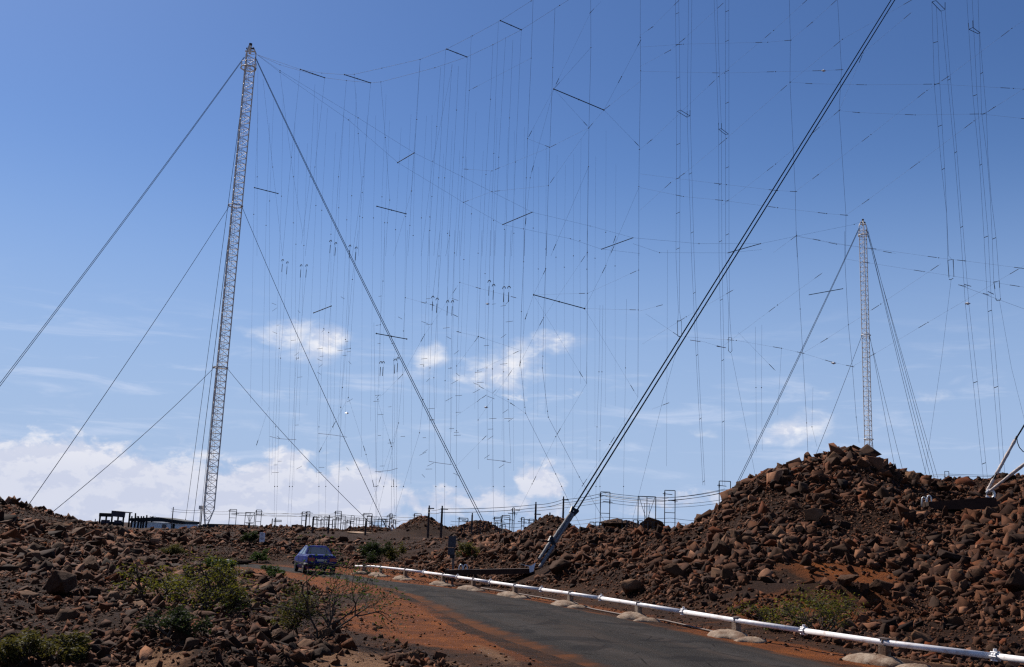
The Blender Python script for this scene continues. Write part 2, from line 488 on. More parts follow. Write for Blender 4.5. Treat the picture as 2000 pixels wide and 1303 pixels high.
# what the soil is made of at each place: R = orange earth, G = pale sand, B = dark stony rubble
PX, PY, PD = project(np.c_[GX.ravel(), GY.ravel(), GZ.ravel()])
gx, gy, gdr = GX.ravel(), GY.ravel(), GDR.ravel()
def patch(px, py, rx, ry, s=1.0, z=0.0, rot=0.0):
    p = onz(px, py, z)
    u, v = gx - p[0], gy - p[1]
    c_, s_ = math.cos(rot), math.sin(rot)
    return s * np.exp(-(((u * c_ + v * s_) / rx) ** 2 + ((-u * s_ + v * c_) / ry) ** 2))
orange = (patch(800, 1215, 1.5, 4.0, .55) + patch(745, 1190, 1.1, 3.5, 1.0) + patch(880, 1252, .8, 1.6, .9) + patch(650, 1150, 1.6, 3.5, .55) + patch(760, 1225, 1.0, 2.2, .6)
          + patch(1660, 1200, 2.3, 1.6, .95) + patch(1590, 1224, 2.6, 1.1, .85) + patch(1500, 1212, 1.5, 1.1, .6) + patch(1740, 1220, 1.6, 1.1, .45) + patch(820, 1135, 1.0, 5, .8) + patch(960, 1160, .7, 4, .8, rot=.5) + patch(1130, 1185, .7, 3, .6, rot=.5)
          + patch(1560, 1275, .8, 3, .8, rot=.4) + patch(1400, 1240, .7, 3, .6, rot=.4) + patch(560, 1125, 3, 5, .55) + patch(600, 1045, 10, 12, .8, 1.7) + patch(620, 1290, .6, 1.0, .25))
pale = (patch(720, 1298, 1.6, 1.3, 1.1) + patch(640, 1270, .6, .5, .4) + patch(1960, 1295, 1.6, 1.4, .9) + patch(1820, 1285, .9, .8, .6) + patch(300, 1278, .45, .5, 1.2, .42) + patch(240, 1297, .5, .4, 1.2, .4) + patch(350, 1258, .4, .5, 1.1, .42) + patch(400, 1240, .35, .5, .9, .42)
        + patch(960, 1275, .35, 2.2, .6, rot=.25) + patch(560, 1170, .8, .8, .2))
orange = orange + .50 * np.exp(-(gdr / .9) ** 2) * (gdr > 0) * (.4 + 1.0 * fbm(gx / 2.5, gy / 2.5, 3, 77))
stony = sstep(.9, 3.5, gdr) * np.clip(1 - 1.3 * orange - pale, 0, 1)
vcol(gme, 'soil', np.c_[np.clip(orange, 0, 1), np.clip(pale, 0, 1), np.clip(stony, 0, 1)])
g = Mat('earth', rough=.95, spec=.1)
s3 = g.N.new('ShaderNodeSeparateColor'); g.l(g.attr('soil'), s3.inputs[0])
n1, n2, n3 = g.noise(1.2, 6, .7), g.noise(9, 5, .65), g.noise(45, 4, .6)
brown = g.mix(g.ramp(n2, .3, .7), (.044, .019, .009), (.019, .008, .004))
brown = g.mix(g.ramp(n1, .42, .7), brown, (.075, .028, .010))
oj = g.mix(g.ramp(n1, .3, .65), (.235, .066, .011), (.115, .033, .008))
oj = g.mix(g.math('MULTIPLY', g.ramp(n3, .5, .75), .5), oj, (.11, .05, .03))
pl = g.mix(g.ramp(n2, .3, .75), (.25, .135, .07), (.12, .055, .028))
st = g.mix(g.ramp(n3, .35, .65), (.038, .0145, .006), (.012, .0045, .0022))
st = g.mix(g.ramp(n1, .5, .72), st, (.055, .022, .009))
def blotch(v, n, a=.35): return g.ramp(g.math('ADD', v, g.math('MULTIPLY', g.math('SUBTRACT', n, .5), 1.1)), a, a + .3)
cc = g.mix(blotch(s3.outputs[2], n2, .45), brown, st)
cc = g.mix(blotch(s3.outputs[0], n1), cc, oj)
cc = g.mix(blotch(s3.outputs[1], n2), cc, pl)
g.color(cc)
g.bump(g.math('ADD', n2, g.math('MULTIPLY', n3, .6)), 1.0, .10)
ground = link('ground', gme, g.m); tag(ground, kind='structure')

# road sheet
nb = 11
rv = []; 
for k in range(nb):
    t = k / (nb - 1)
    rv.append(RL * (1 - t) + RR * t)
rv = np.stack(rv, 1)
rag = (fbm(rv[:, 0, 0] * 1.3, rv[:, 0, 1] * 1.3, 3, 5) - .45) * .5
rag2 = (fbm(rv[:, -1, 0] * 1.3, rv[:, -1, 1] * 1.3, 3, 6) - .45) * .5
dirn = RR - RL; dirn /= np.linalg.norm(dirn, axis=1)[:, None]
rv[:, 0] += dirn * rag[:, None]; rv[:, -1] += dirn * rag2[:, None]
D_ = np.hypot(rv[..., 0], rv[..., 1])
tt = np.linspace(0, 1, nb)
rz = -.12 * sstep(35, 55, D_) - .030 + .10 * (1 - (2 * tt - 1) ** 2)[None]
nr2 = len(rv)
ii = np.arange(nr2 * nb).reshape(nr2, nb)
rq = np.stack([ii[:-1, :-1], ii[:-1, 1:], ii[1:, 1:], ii[1:, :-1]], -1).reshape(-1, 4)
rme = fast_mesh('road', np.c_[rv.reshape(-1, 2), rz.ravel()], rq)
rme.polygons.foreach_set('use_smooth', np.ones(len(rme.polygons), bool))
vcol(rme, 'across', np.c_[np.tile(tt, nr2), np.repeat(np.linspace(0, 1, nr2), nb), np.zeros(nr2 * nb)])
a = Mat('asphalt', rough=.97, spec=.06)
s4 = a.N.new('ShaderNodeSeparateColor'); a.l(a.attr('across'), s4.inputs[0])
t_ = s4.outputs[0]
edge = a.ramp(a.math('ABSOLUTE', a.math('SUBTRACT', t_, .5)), .27, .49)
an1, an2, an3 = a.noise(.9, 6, .65), a.noise(7, 5, .7), a.noise(70, 3, .7)
fine = a.noise(160, 2, .5)
base = a.mix(a.ramp(an3, .35, .7), (.014, .012, .011), (.030, .026, .024))
base = a.mix(a.ramp(fine, .59, .68), base, (.13, .115, .105))
lane = a.N.new('ShaderNodeTexNoise'); lc = a.N.new('ShaderNodeCombineXYZ'); a.l(t_, lc.inputs[0]); a.l(s4.outputs[1], lc.inputs[1])
vm = a.N.new('ShaderNodeVectorMath'); vm.operation = 'MULTIPLY'; a.l(lc.outputs[0], vm.inputs[0]); vm.inputs[1].default_value = (9, 14, 1)
a.l(vm.outputs[0], lane.inputs['Vector']); lane.inputs['Scale'].default_value = 1; lane.inputs['Detail'].default_value = 4
base = a.mix(a.math('MULTIPLY', a.ramp(lane.outputs[0], .45, .7), .8), base, (.046, .034, .028))
dust = a.math('ADD', a.math('ADD', a.math('MULTIPLY', edge, 1.15), a.ramp(t_, .40, .0, 0, .38)), a.math('MULTIPLY', a.math('SUBTRACT', an1, .5), .9))
dust = a.ramp(a.math('ADD', dust, a.math('MULTIPLY', a.math('SUBTRACT', an2, .5), .5)), .36, .85)
soilc = a.mix(a.ramp(an1, .4, .62), (.046, .022, .013), (.095, .033, .011))
trk = a.math('ADD', a.ramp(a.math('ABSOLUTE', a.math('SUBTRACT', t_, .30)), .085, .02), a.ramp(a.math('ABSOLUTE', a.math('SUBTRACT', t_, .68)), .085, .02))
base = a.mix(a.math('MULTIPLY', a.math('MULTIPLY', trk, a.ramp(an1, .3, .65)), .55), base, (.052, .045, .042))
base = a.mix(a.math('MULTIPLY', a.ramp(a.noise(.55, 3, .5, dist=1.0), .56, .60), .6), base, (.010, .009, .010))
vr = a.N.new('ShaderNodeTexVoronoi'); vr.feature = 'DISTANCE_TO_EDGE'; a.l(a.geo.outputs['Position'], vr.inputs['Vector']); vr.inputs['Scale'].default_value = .75
crk = a.math('MULTIPLY', a.ramp(vr.outputs['Distance'], .018, .004), a.ramp(an1, .45, .55))
base = a.mix(a.math('MULTIPLY', crk, .85), base, (.006, .005, .005))
base = a.mix(a.math('MULTIPLY', a.ramp(an2, .58, .74), .45), base, (.060, .032, .020))
base = a.mix(a.math('MULTIPLY', dust, .97), base, soilc)
a.color(base)
a.bump(a.math('ADD', an3, fine), .6, .012)
road = link('road', rme, a.m); tag(road, kind='structure')
# ------------------------------------------------------------------ rocks
import bmesh
def rock_shape(sub, seed, cuts=16, rough=.05):
    """an angular stone: the convex hull of a few points, its faces split and roughened for near ones"""
    r = np.random.default_rng(seed)
    p = r.normal(size=(cuts, 3)); p /= np.linalg.norm(p, axis=1)[:, None]
    p *= r.uniform(.62, 1.0, (cuts, 1))
    p *= np.array((1.0, r.uniform(.45, .95), r.uniform(.35, .8)))
    bm = bmesh.new()
    for q in p: bm.verts.new(q)
    g_ = bmesh.ops.convex_hull(bm, input=bm.verts)
    bmesh.ops.delete(bm, geom=[q for q in g_['geom_interior'] if isinstance(q, bmesh.types.BMVert)], context='VERTS')
    for _ in range(sub):
        bmesh.ops.subdivide_edges(bm, edges=bm.edges[:], cuts=1, use_grid_fill=True)
    bmesh.ops.triangulate(bm, faces=bm.faces[:])
    bm.verts.index_update()
    v = np.array([q.co[:] for q in bm.verts]); f = np.array([[w.index for w in q.verts] for q in bm.faces]); bm.free()
    if sub:
        nrm = v / (np.linalg.norm(v, axis=1)[:, None] + 1e-9)
        n_ = fbm(v[:, 0] * 2.6 + 17 + seed, v[:, 1] * 2.6 + v[:, 2] * 2.2, 3, seed) - .45
        v = v + nrm * n_[:, None] * rough * 4 + r.normal(size=v.shape) * rough * .35
    v /= np.abs(v).max()
    return v, f
def rotmats(n, tilt=.8):
    a = rng.uniform(0, 2 * math.pi, n); b = rng.normal(0, tilt, n); c = rng.normal(0, tilt, n)
    def rx(t): 
        M = np.zeros((n, 3, 3)); M[:, 0, 0] = 1; M[:, 1, 1] = M[:, 2, 2] = np.cos(t); M[:, 1, 2] = -np.sin(t); M[:, 2, 1] = np.sin(t); return M
    def ry(t):
        M = np.zeros((n, 3, 3)); M[:, 1, 1] = 1; M[:, 0, 0] = M[:, 2, 2] = np.cos(t); M[:, 0, 2] = np.sin(t); M[:, 2, 0] = -np.sin(t); return M
    def rz(t):
        M = np.zeros((n, 3, 3)); M[:, 2, 2] = 1; M[:, 0, 0] = M[:, 1, 1] = np.cos(t); M[:, 0, 1] = -np.sin(t); M[:, 1, 0] = np.sin(t); return M
    return np.einsum('nij,njk,nkl->nil', rz(a), rx(b), ry(c)), (a, b, c)
N_C = 300000
ca = rng.uniform(R(-33), R(33), N_C); cl = rng.uniform(math.log(7.5), math.log(170), N_C)
# more candidates on the steep right-hand heap and the bank behind the pipe
n2_ = 140000
ca = np.r_[ca, rng.uniform(R(-6), R(33), n2_)]; cl = np.r_[cl, np.log(rng.uniform(24, 58, n2_))]
n3_ = 110000
ca = np.r_[ca, rng.uniform(R(-33), R(-7), n3_)]; cl = np.r_[cl, np.log(rng.uniform(9, 85, n3_))]
n4_ = 120000
ca = np.r_[ca, rng.uniform(R(-30), R(30), n4_)]; cl = np.r_[cl, np.log(rng.uniform(9, 58, n4_))]
grit0 = len(ca) - n4_; grit1 = len(ca)
# and on the heaps farther back
for x_, y_, z_, rx_, ry_ in HEAPW:
    k_ = 3200; hx = x_ + rng.normal(0, .45 * rx_, k_); hy = y_ + rng.normal(0, .45 * ry_, k_)
    ca = np.r_[ca, np.arctan2(hx, hy)]; cl = np.r_[cl, np.log(np.hypot(hx, hy))]
rX, rY = np.sin(ca) * np.exp(cl), np.cos(ca) * np.exp(cl)
rZ, rD = height_fast(rX, rY)
DI = np.exp(cl)
ppx, ppy, _ = project(np.c_[rX, rY, rZ])
# where rocks lie: never on the road or its shoulder; thin on bare soil
keep = (rD > 1.7) | ((rD > .04) & (rng.random(len(rX)) < .10) & (DI < 60))
left_near = (ppx < 760) & (ppy > 1112) 
edge_l = np.interp(ppy, [1112, 1130, 1160, 1200, 1240, 1270, 1303, 1400], [520, 560, 640, 680, 700, 655, 560, 400])
prob = np.ones(len(rX))
prob[left_near & (ppx > edge_l)] = .035
prob[left_near & (ppx > edge_l - 110) & (ppx < edge_l)] = .45
pipe_zone = (rD > 0) & (rD < 2.3) & (ppx > 700)
prob[pipe_zone] = .32
for fx, fy in ((215, 1302), (255, 1290), (295, 1278), (335, 1262), (370, 1250), (405, 1238)):
    q_ = onz(fx, fy, .42); prob *= 1 - .92 * np.exp(-(((rX - q_[0]) / .38) ** 2 + ((rY - q_[1]) / .5) ** 2))
clump = fbm(rX / 3.2, rY / 3.2, 3, 40)
prob *= .32 + 1.35 * sstep(.33, .58, clump)
def gpatch(px, py, rx, ry):
    p = onz(px, py); return np.exp(-(((rX - p[0]) / rx) ** 2 + ((rY - p[1]) / ry) ** 2))
prob *= 1 - .97 * np.clip(1.6 * gpatch(1640, 1203, 3.0, 2.3), 0, 1)
prob *= 1 - .85 * np.clip(1.5 * gpatch(1870, 1262, 3.2, 2.6), 0, 1)
prob *= 1 - .9 * np.clip(1.4 * gpatch(1480, 1205, 1.8, 1.1), 0, 1)
fars = (DI > 88)
prob[fars] *= .9
prob[(DI > 95) & (ppy > 1038) & (ppx > 560) & (ppx < 880)] *= .10
for q_, r__ in ((at(1052, 1102, 42.0), 1.0), (at(903, 1113, 43.2), .8), (at(1070, 1075, 42.6), .8), (at(1820, 985, 41), .8), (at(1860, 985, 41), .9), (at(1900, 985, 41), .9), (at(1930, 970, 41.3), .8), (at(1860, 990, 40.2), .5), (at(1900, 990, 40.2), .5)):
    prob[np.hypot(rX - q_[0], rY - q_[1]) < r__] = 0
prob[(DI > 78) & (DI < 132) & (ppx > 650) & (ppx < 875) & (ppy > 1034)] *= .06
keep &= rng.random(len(rX)) < prob
is_grit = np.zeros(len(rX), bool); is_grit[grit0:grit1] = True
keep &= (ppx > -220) & (ppx < 2220)
rX, rY, rZ, DI, rD, ppx, ppy, clump, is_grit = [q[keep] for q in (rX, rY, rZ, DI, rD, ppx, ppy, clump, is_grit)]
size = np.exp(rng.normal(math.log(.048), .74, len(rX)))
size *= .75 + .7 * sstep(.4, .65, clump)
big_zone = (rD > 3.4) & (DI > 26) & (DI < 62)
size[big_zone] *= np.where(rng.random(big_zone.sum()) < .045, rng.uniform(1.8, 3.2, big_zone.sum()), 1.1)
size[(DI > 78)] *= 1.9
_lf = (ppx < 600) & (DI >= 26) & (DI < 70); size[_lf] *= .82
size[is_grit] = rng.uniform(.010, .034, is_grit.sum()) * (1 + DI[is_grit] / 40)
near_l = (ppx < 760) & (DI < 26)
size[near_l] *= .62
size[near_l & (rng.random(len(size)) < .02)] *= 2.6
size = np.minimum(np.clip(size, .75 * DI / (F * .512), .55), 21 * DI / F)
_b = (ppx > 700) & (ppx < 1360) & (DI > 38); size[_b] = np.minimum(size[_b], .30 + .12 * rng.random(_b.sum()))
size[rD < 3.4] = np.clip(size[rD < 3.4], 0, .26)
size[rD < 2.3] = np.clip(size[rD < 2.3], 0, .14)
size[rD < 1.7] = np.clip(size[rD < 1.7], 0, .045)
# crests seen against the sky keep a broken outline but no giants
order = np.argsort(-(size / DI) * ((ppx > 5) & (ppx < 1995) & (ppy < 1300)))
hero = order[:270]
rest = order[270:]
tones = np.array([(.066, .028, .0125), (.042, .017, .008), (.108, .050, .025), (.021, .009, .005), (.080, .029, .010), (.20, .105, .058), (.042, .022, .013), (.100, .029, .008)])
tp = np.array([.20, .22, .15, .19, .12, .035, .05, .05])
def rubble(name, ids, sub, nvar, seed, cuts, label, rough):
    V = []; T = []; K = []; base = 0
    which = rng.integers(0, nvar, len(ids))
    Ms, _ = rotmats(len(ids))
    tone = np.array((1.12, .97, .92)) * tones[rng.choice(len(tones), len(ids), p=tp / tp.sum())] * rng.uniform(.7, 1.25, len(ids))[:, None]
    for k in range(nvar):
        v, f = rock_shape(sub, seed + k, cuts, rough)
        sel = np.where(which == k)[0]
        if not len(sel): continue
        id_ = ids[sel]
        pts = np.einsum('nij,vj->nvi', Ms[sel], v) * size[id_][:, None, None]
        pos = np.c_[rX[id_], rY[id_], rZ[id_] + size[id_] * .12]
        pts = pts + pos[:, None, :]
        nv = len(v)
        V.append(pts.reshape(-1, 3))
        T.append((f[None] + (np.arange(len(sel)) * nv)[:, None, None] + base).reshape(-1, 3))
        K.append(np.repeat(tone[sel], nv, axis=0))
        base += nv * len(sel)
    me = fast_mesh(name, np.concatenate(V), np.concatenate(T))
    vcol(me, 'tone', np.concatenate(K))
    o = link(name, me, M_rubble); tag(o, label, 'rocks', kind='stuff'); return o
def rock_mat(name, tone_from):
    m = Mat(name, rough=.92, spec=.15)
    if tone_from == 'attr': base = m.attr('tone')
    else:
        oi = m.N.new('ShaderNodeObjectInfo')
        rp = m.N.new('ShaderNodeValToRGB'); m.l(oi.outputs['Random'], rp.inputs[0])
        el_ = rp.color_ramp.elements
        el_[0].color = (.022, .0095, .005, 1); el_[1].color = (.160, .080, .041, 1)
        for p_, c_ in ((.3, (.060, .026, .012)), (.55, (.040, .017, .008)), (.8, (.095, .044, .021))):
            e = el_.new(p_); e.color = (*c_, 1)
        base = rp.outputs[0]
    a1, a2 = m.noise(5, 6, .7), m.noise(30, 5, .7)
    c_ = m.mix(m.ramp(a1, .35, .68), base, (.35, .33, .34), 'MULTIPLY')
    c_ = m.mix(m.math('MULTIPLY', m.ramp(a1, .3, .7), .55), base, c_)
    c_ = m.mix(m.math('MULTIPLY', m.ramp(a2, .55, .8), .5), c_, (.14, .070, .036))
    m.color(c_)
    m.bump(a2, .55, .02)
    return m.m
M_rubble = rock_mat('lava_rubble', 'attr')
M_rock = rock_mat('lava_rock', 'object')
rs = size[rest]; rpx = rs / DI[rest] * F
med = rest[rpx > 9]; sml = rest[rpx <= 9]
print('rocks', len(rX), 'medium', len(med), 'small', len(sml))
rubble('rubble', med, 1, 20, 500, 9, 'broken brown lava rubble covering the banks and mounds', .022)
rubble('small_rubble', sml, 0, 18, 900, 8, 'small stones and gravel between the larger rocks', 0)
hero_meshes = []
for k in range(18):
    v, f = rock_shape(2, 1300 + k, 11, .026)
    me = fast_mesh('boulder', v, f); me.materials.append(M_rock); hero_meshes.append(me)
def zone(px, py, d, w):
    big = 'large' if w > 34 else 'mid-sized' if w > 25 else 'smaller'
    if px > 1360:
        hcol = 'left shoulder' if px < 1540 else 'middle' if px < 1760 else 'right part'
        if py < 965: row = 'on the skyline crest'
        elif py < 1030: row = 'high on the face'
        elif py < 1085: row = 'halfway down the face'
        elif py < 1135: row = 'low on the face'
        else: row = 'at the foot'
        return f'{big} brown lava boulder {row}, {hcol} of the right-hand mound', f'boulders {row}, {hcol} of the right-hand mound'
    if px > 1080:
        side_ = 'just right of the anchor stay' if px < 1200 else 'below the feeder cage' if px < 1290 else 'next to the right-hand mound'
        row = 'crest' if py < 1060 else 'face' if py < 1110 else 'foot'
        return f'{big} brown lava boulder on the bank {row}, {side_}', f'boulders on the bank {row} {side_}'
    if px > 690:
        side_ = 'left of the metal cabinet' if px < 870 else 'behind the anchor beam' if px < 1000 else 'just left of the anchor stay'
        return f'{big} dark lava boulder on the low bank {side_}', f'boulders on the low bank {side_}'
    side_ = 'at the left edge' if px < 130 else 'left of the large thorn bush' if px < 260 else 'behind or under the large thorn bush' if px < 450 else 'between thorn bush and car'
    if py < 1090: return f'{big} dark lava boulder in the far rock field {side_}', f'far left boulders {side_}'
    if py < 1180: return f'{big} dark lava boulder in the left rubble slope {side_}', f'left slope boulders {side_}'
    side_ = 'beside the corner bushes' if px < 200 else 'around the pale earth bank' if px < 420 else 'near the bare thorn tree'
    return f'{big} reddish lava rock in the lower left foreground {side_}', f'left foreground rocks {side_}'
used = np.zeros(18, int)
Ms, (ra_, rb_, rc_) = rotmats(len(hero), .6)
for i, k in enumerate(hero):
    lab, grp = zone(ppx[k], ppy[k], DI[k], 2 * size[k] / DI[k] * F)
    o = bpy.data.objects.new('lava_boulder', hero_meshes[i % 18]); C.objects.link(o)
    o.location = (rX[k], rY[k], rZ[k] + size[k] * .15)
    o.rotation_euler = Matrix(Ms[i].tolist()).to_euler()
    o.scale = (size[k],) * 3
    tag(o, lab, 'boulder', grp)
# boulders one can pick out in the photograph
def boulder(px, py, w, aspect, label, k, lo=14, tilt=(0, 0), tone=None, sink=.15):
    p = ground_at(px, py, lo)
    D_ = np.linalg.norm(p - CAM); s = w * D_ / F / 2
    v, f = rock_shape(3, 2100 + k, 13, .026)
    v = v * np.array((1, .85, aspect / max(np.abs(v[:, 2]).max(), 1e-3)))
    me = fast_mesh('boulder', v, f); me.materials.append(M_rock)
    o = link('lava_boulder', me, None, None, p + np.array((0, 0, s * (aspect - sink))))
    o.scale = (s,) * 3; o.rotation_euler = (tilt[0], tilt[1], k * .7)
    tag(o, label, 'boulder'); return o
boulder(1240, 1158, 88, .34, 'flat pale tan boulder lying just behind the white pipe', 1)
boulder(1095, 1125, 68, .55, 'rounded brown boulder just right of the anchor beam end', 2)
boulder(1408, 1092, 52, .85, 'tall pale pointed boulder on the left face of the right-hand mound', 3)
boulder(1377, 1008, 24, .95, 'upright dark boulder alone on the skyline left of the right-hand mound', 4, sink=.05)
boulder(1590, 1020, 42, .7, 'pale tan boulder in the middle of the right-hand mound', 5)
boulder(1562, 1045, 34, .8, 'tan boulder just below left of the pale mid-mound boulder', 6)
boulder(1656, 1152, 62, .55, 'large dark rounded boulder above the red earth heap, left one', 7)
boulder(1722, 1160, 56, .5, 'large dark rounded boulder above the red earth heap, right one', 8)
boulder(1865, 1100, 70, .42, 'long slanting grey boulder on the right part of the mound', 9)
boulder(1985, 1165, 70, .75, 'big black shaded boulder cut by the right edge of the view', 10)
boulder(1545, 968, 40, .55, 'squarish tan boulder high on the right-hand mound left of centre', 11)
boulder(1780, 942, 34, .7, 'blocky tan boulder on the skyline right of the mound peak', 12)
boulder(1318, 1195 - 60, 46, .8, 'blocky brown boulder on the bank above the pipe bend', 13)
boulder(1200, 1030, 60, .35, 'broad flat rock on the bank crest right of the anchor stay', 14)
boulder(1275, 1038, 70, .45, 'broad tan slab rock below the feeder cage on the bank crest', 15)
boulder(115, 1165, 70, .7, 'big dark boulder in the left rubble field', 16, 10)
boulder(175, 1120, 60, .6, 'dark boulder above and right of the biggest left one', 17, 10)
boulder(520, 1220, 70, .38, 'flat dark rock beside the bare thorn tree on the left', 18, 8)
boulder(475, 1105, 34, .5, 'pale tan boulder left of the car with a dark hollow', 19)
boulder(930, 1118, 26, .55, 'round brown rock leaning against the anchor beam', 20)
# ------------------------------------------------------------------ masts, guys, antenna curtains
M_mast = simple('mast_paint', (.74, .69, .63), .6, 0, .3, 2.0, (.56, .47, .40))
M_mastdark = simple('mast_iron', (.06, .05, .05), .6, .3)
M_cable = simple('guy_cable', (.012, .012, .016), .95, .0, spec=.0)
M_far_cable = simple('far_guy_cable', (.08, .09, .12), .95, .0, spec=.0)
M_wire = simple('antenna_wire', (.22, .26, .36), .8, .0, spec=.1)
M_rod = simple('spreader_rod', (.030, .030, .038), .85, .0, spec=.1)
M_ins = simple('insulator_porcelain', (.045, .04, .05), .85, 0, spec=.1)
M_glass_ins = simple('white_porcelain', (.8, .8, .8), .15, 0, .1, spec=.8)
M_conc = simple('concrete', (.36, .31, .26), .9, 0, .4, 6.0)

T1Y, T2Y, T3Y = 200.0, 320.0, 100.0
t1b, t1t = at(402, 1027, T1Y), at(488, 103, T1Y)
t2b, t2t = at(1699, 960, T2Y), at(1685.5, 440, T2Y)
t3t = at(2174, -700, T3Y)
_g1, _g2 = hgt(t1b[0], t1b[1]) + .3, hgt(t2b[0], t2b[1]) + .3
LV1, LV2 = at(427, 718, T1Y)[2] - _g1, at(457, 402, T1Y)[2] - _g1
LV3, LV4 = at(1695, 858, T2Y)[2] - _g2, at(1691, 655, T2Y)[2] - _g2
def mast(name, base, top, w, panel, label, levels):
    base = np.array(base); top = np.array(top)
    base[2] = hgt(base[0], base[1]) + .3
    root = empty(name, (base[0], base[1], base[2] - .3)); tag(root, label, 'mast', 'lattice masts')
    o = np.array(root.location)
    H = np.linalg.norm(top - base); ax = (top - base) / H
    e1 = np.cross(ax, (0, 1, 0)); e1 /= np.linalg.norm(e1); e2 = np.cross(ax, e1)
    ang = [R(80), R(200), R(320)]
    rad = w / math.sqrt(3)
    def corner(k, t):
        r = rad * min(1.0, .12 + .88 * t / 3.4)
        return base + ax * t + (e1 * math.cos(ang[k]) + e2 * math.sin(ang[k])) * r - o
    for k in range(3):
        MB().tube([corner(k, t) for t in (0, 1.7, 3.4, H * .3, H * .6, H)], .12, 6).build('leg', M_mast, root)
    n = int(H / panel); b = MB(); d_ = MB()
    for i in range(n):
        t0, t1 = H * i / n, H * (i + 1) / n
        for k in range(3):
            j = (k + 1) % 3
            b.tube([corner(k, t0), corner(j, t0)], .048, 4, False)
            if i % 2: d_.tube([corner(k, t0), corner(j, t1)], .048, 4, False)
            else: d_.tube([corner(j, t0), corner(k, t1)], .048, 4, False)
    tag(b.build('strut', M_mast, root), kind='stuff'); tag(d_.build('diagonal', M_mast, root), kind='stuff')
    # ladder with its rails and rungs up the middle
    l = MB()
    c0, c1 = base + ax * 6 - o, top - ax - o
    for s in (-.22, .22): l.tube([c0 + e1 * s, c1 + e1 * s], .03, 4)
    for t in np.arange(0, np.linalg.norm(c1 - c0), .6): l.tube([c0 + ax * t - e1 * .22, c0 + ax * t + e1 * .22], .018, 3, False)
    l.build('ladder', M_mast, root)
    for lv in levels:
        p = base + ax * lv - o; ring = []
        for q in range(9):
            an = q * math.pi / 4; ring.append(p + (e1 * math.cos(an) + e2 * math.sin(an)) * rad * 1.15)
        MB().tube(ring, .12, 5).build('guy_collar', M_mast, root)
    p = top - o
    m_ = MB()
    ring = [p - ax * 3.4 + (e1 * math.cos(q * math.pi / 4) + e2 * math.sin(q * math.pi / 4)) * rad * 1.25 for q in range(9)]
    m_.tube(ring, .14, 5)
    for q in range(8): m_.tube([ring[q], ring[q] + ax * 1.1], .05, 4)
    m_.tube([r_ + ax * 1.1 for r_ in ring], .05, 4)
    m_.build('platform', M_mast, root)
    h_ = MB()
    for k in range(3): h_.tube([corner(k, H), p + ax * 1.3 + (corner(k, H) - p) * .45], .16, 5)
    h_.tube([p - ax * .2, p + ax * 1.6], .30, 8); h_.tube([p - e1 * .95 + ax * .3, p + e1 * .95 + ax * .3], .17, 6)
    h_.build('mast_head', M_mast, root)
    lampm = MB(); lampm.tube([p + ax * 1.5, p + ax * 2.0], .34, 8); lampm.tube([p - e1 * .8 + ax * .9, p + e1 * .8 + ax * .9], .16, 6); lampm.build('obstruction_lamp', M_mastdark, root)
    MB().box((0, 0, .15), (1.1, 1.1, .45)).box((0, 0, .65), (.5, .5, .25)).build('pedestal', M_conc, root)
    return root, base, ax, H, rad
ma, b1, ax1, H1, rd1 = mast('lattice_mast', t1b, t1t, 2.15, 1.25, 'tall pale guyed lattice mast on the left, reaching almost to the top', (LV1, LV2))
cb = MB(); cb.box((-1.15, -.3, 3.9), (.3, .3, .35)); cb.tube([(-1.15, -.3, 0), (-1.15, -.3, 3.6)], .06, 5); cb.tube([(-1.15, -.3, 3.7), (0, -.3, 3.6)], .05, 4)
cb.build('junction_box', M_mast, ma)
mb_, b2, ax2, H2, rd2 = mast('lattice_mast', t2b, t2t, 2.2, 1.5, 'distant guyed lattice mast rising behind the right-hand rock mound', (LV3, LV4))

def sag_line(a, b, s=0.0, n=14):
    t = np.linspace(0, 1, n)[:, None]
    p = a * (1 - t) + b * t
    p[:, 2] -= 4 * s * (t * (1 - t))[:, 0]
    return p
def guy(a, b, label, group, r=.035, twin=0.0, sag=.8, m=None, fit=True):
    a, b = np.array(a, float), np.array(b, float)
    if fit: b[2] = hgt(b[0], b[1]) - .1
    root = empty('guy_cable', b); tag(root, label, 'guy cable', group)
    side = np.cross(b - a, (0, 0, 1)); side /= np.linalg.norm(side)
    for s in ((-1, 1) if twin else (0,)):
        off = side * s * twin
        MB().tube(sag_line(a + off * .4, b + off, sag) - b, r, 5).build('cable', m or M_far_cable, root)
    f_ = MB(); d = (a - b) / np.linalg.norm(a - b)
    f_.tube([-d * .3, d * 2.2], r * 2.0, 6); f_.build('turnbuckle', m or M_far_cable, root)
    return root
def on1(t): return b1 + ax1 * t
def on2(t): return b2 + ax2 * t
LG, RG = 'guy cables of the left mast', 'guy cables of the right mast'
guy(on1(H1 - 1) + np.array((-1, 0, 0)), at(-190, 960, 150), 'upper twin guy cable running down off the left edge from the left mast', LG, .045, .32)
guy(on1(LV2) - np.array((1.2, 0, 0)), at(32, 990, 128), 'middle guy cable from the left mast down to the left mound', LG, .045)
guy(on1(LV1) - np.array((1.2, 0, 0)), at(70, 992, 132), 'lowest guy cable on the left side of the left mast', LG, .045)
guy(on1(H1 - 1) + np.array((1.2, 0, 0)), at(958, 1020, 150), 'upper twin guy cable slanting right from the left mast top', LG, .05, .24)
guy(on1(LV2) + np.array((1.2, 0, 0)), at(760, 1015, 152), 'middle guy cable slanting right from the left mast', LG, .045)
guy(on1(LV1) + np.array((1.2, 0, 0)), at(743, 1018, 155), 'lowest guy cable slanting right from the left mast', LG, .04)
guy(on1(H1 - 2) + np.array((-.6, .8, 0)), at(361, 1024, 262), 'steep far guy cable beside the left mast, leftmost of three', LG, .05)
guy(on1(LV2) + np.array((-.8, .6, 0)), at(376, 1026, 258), 'steep far guy cable beside the left mast, middle of three', LG, .06)
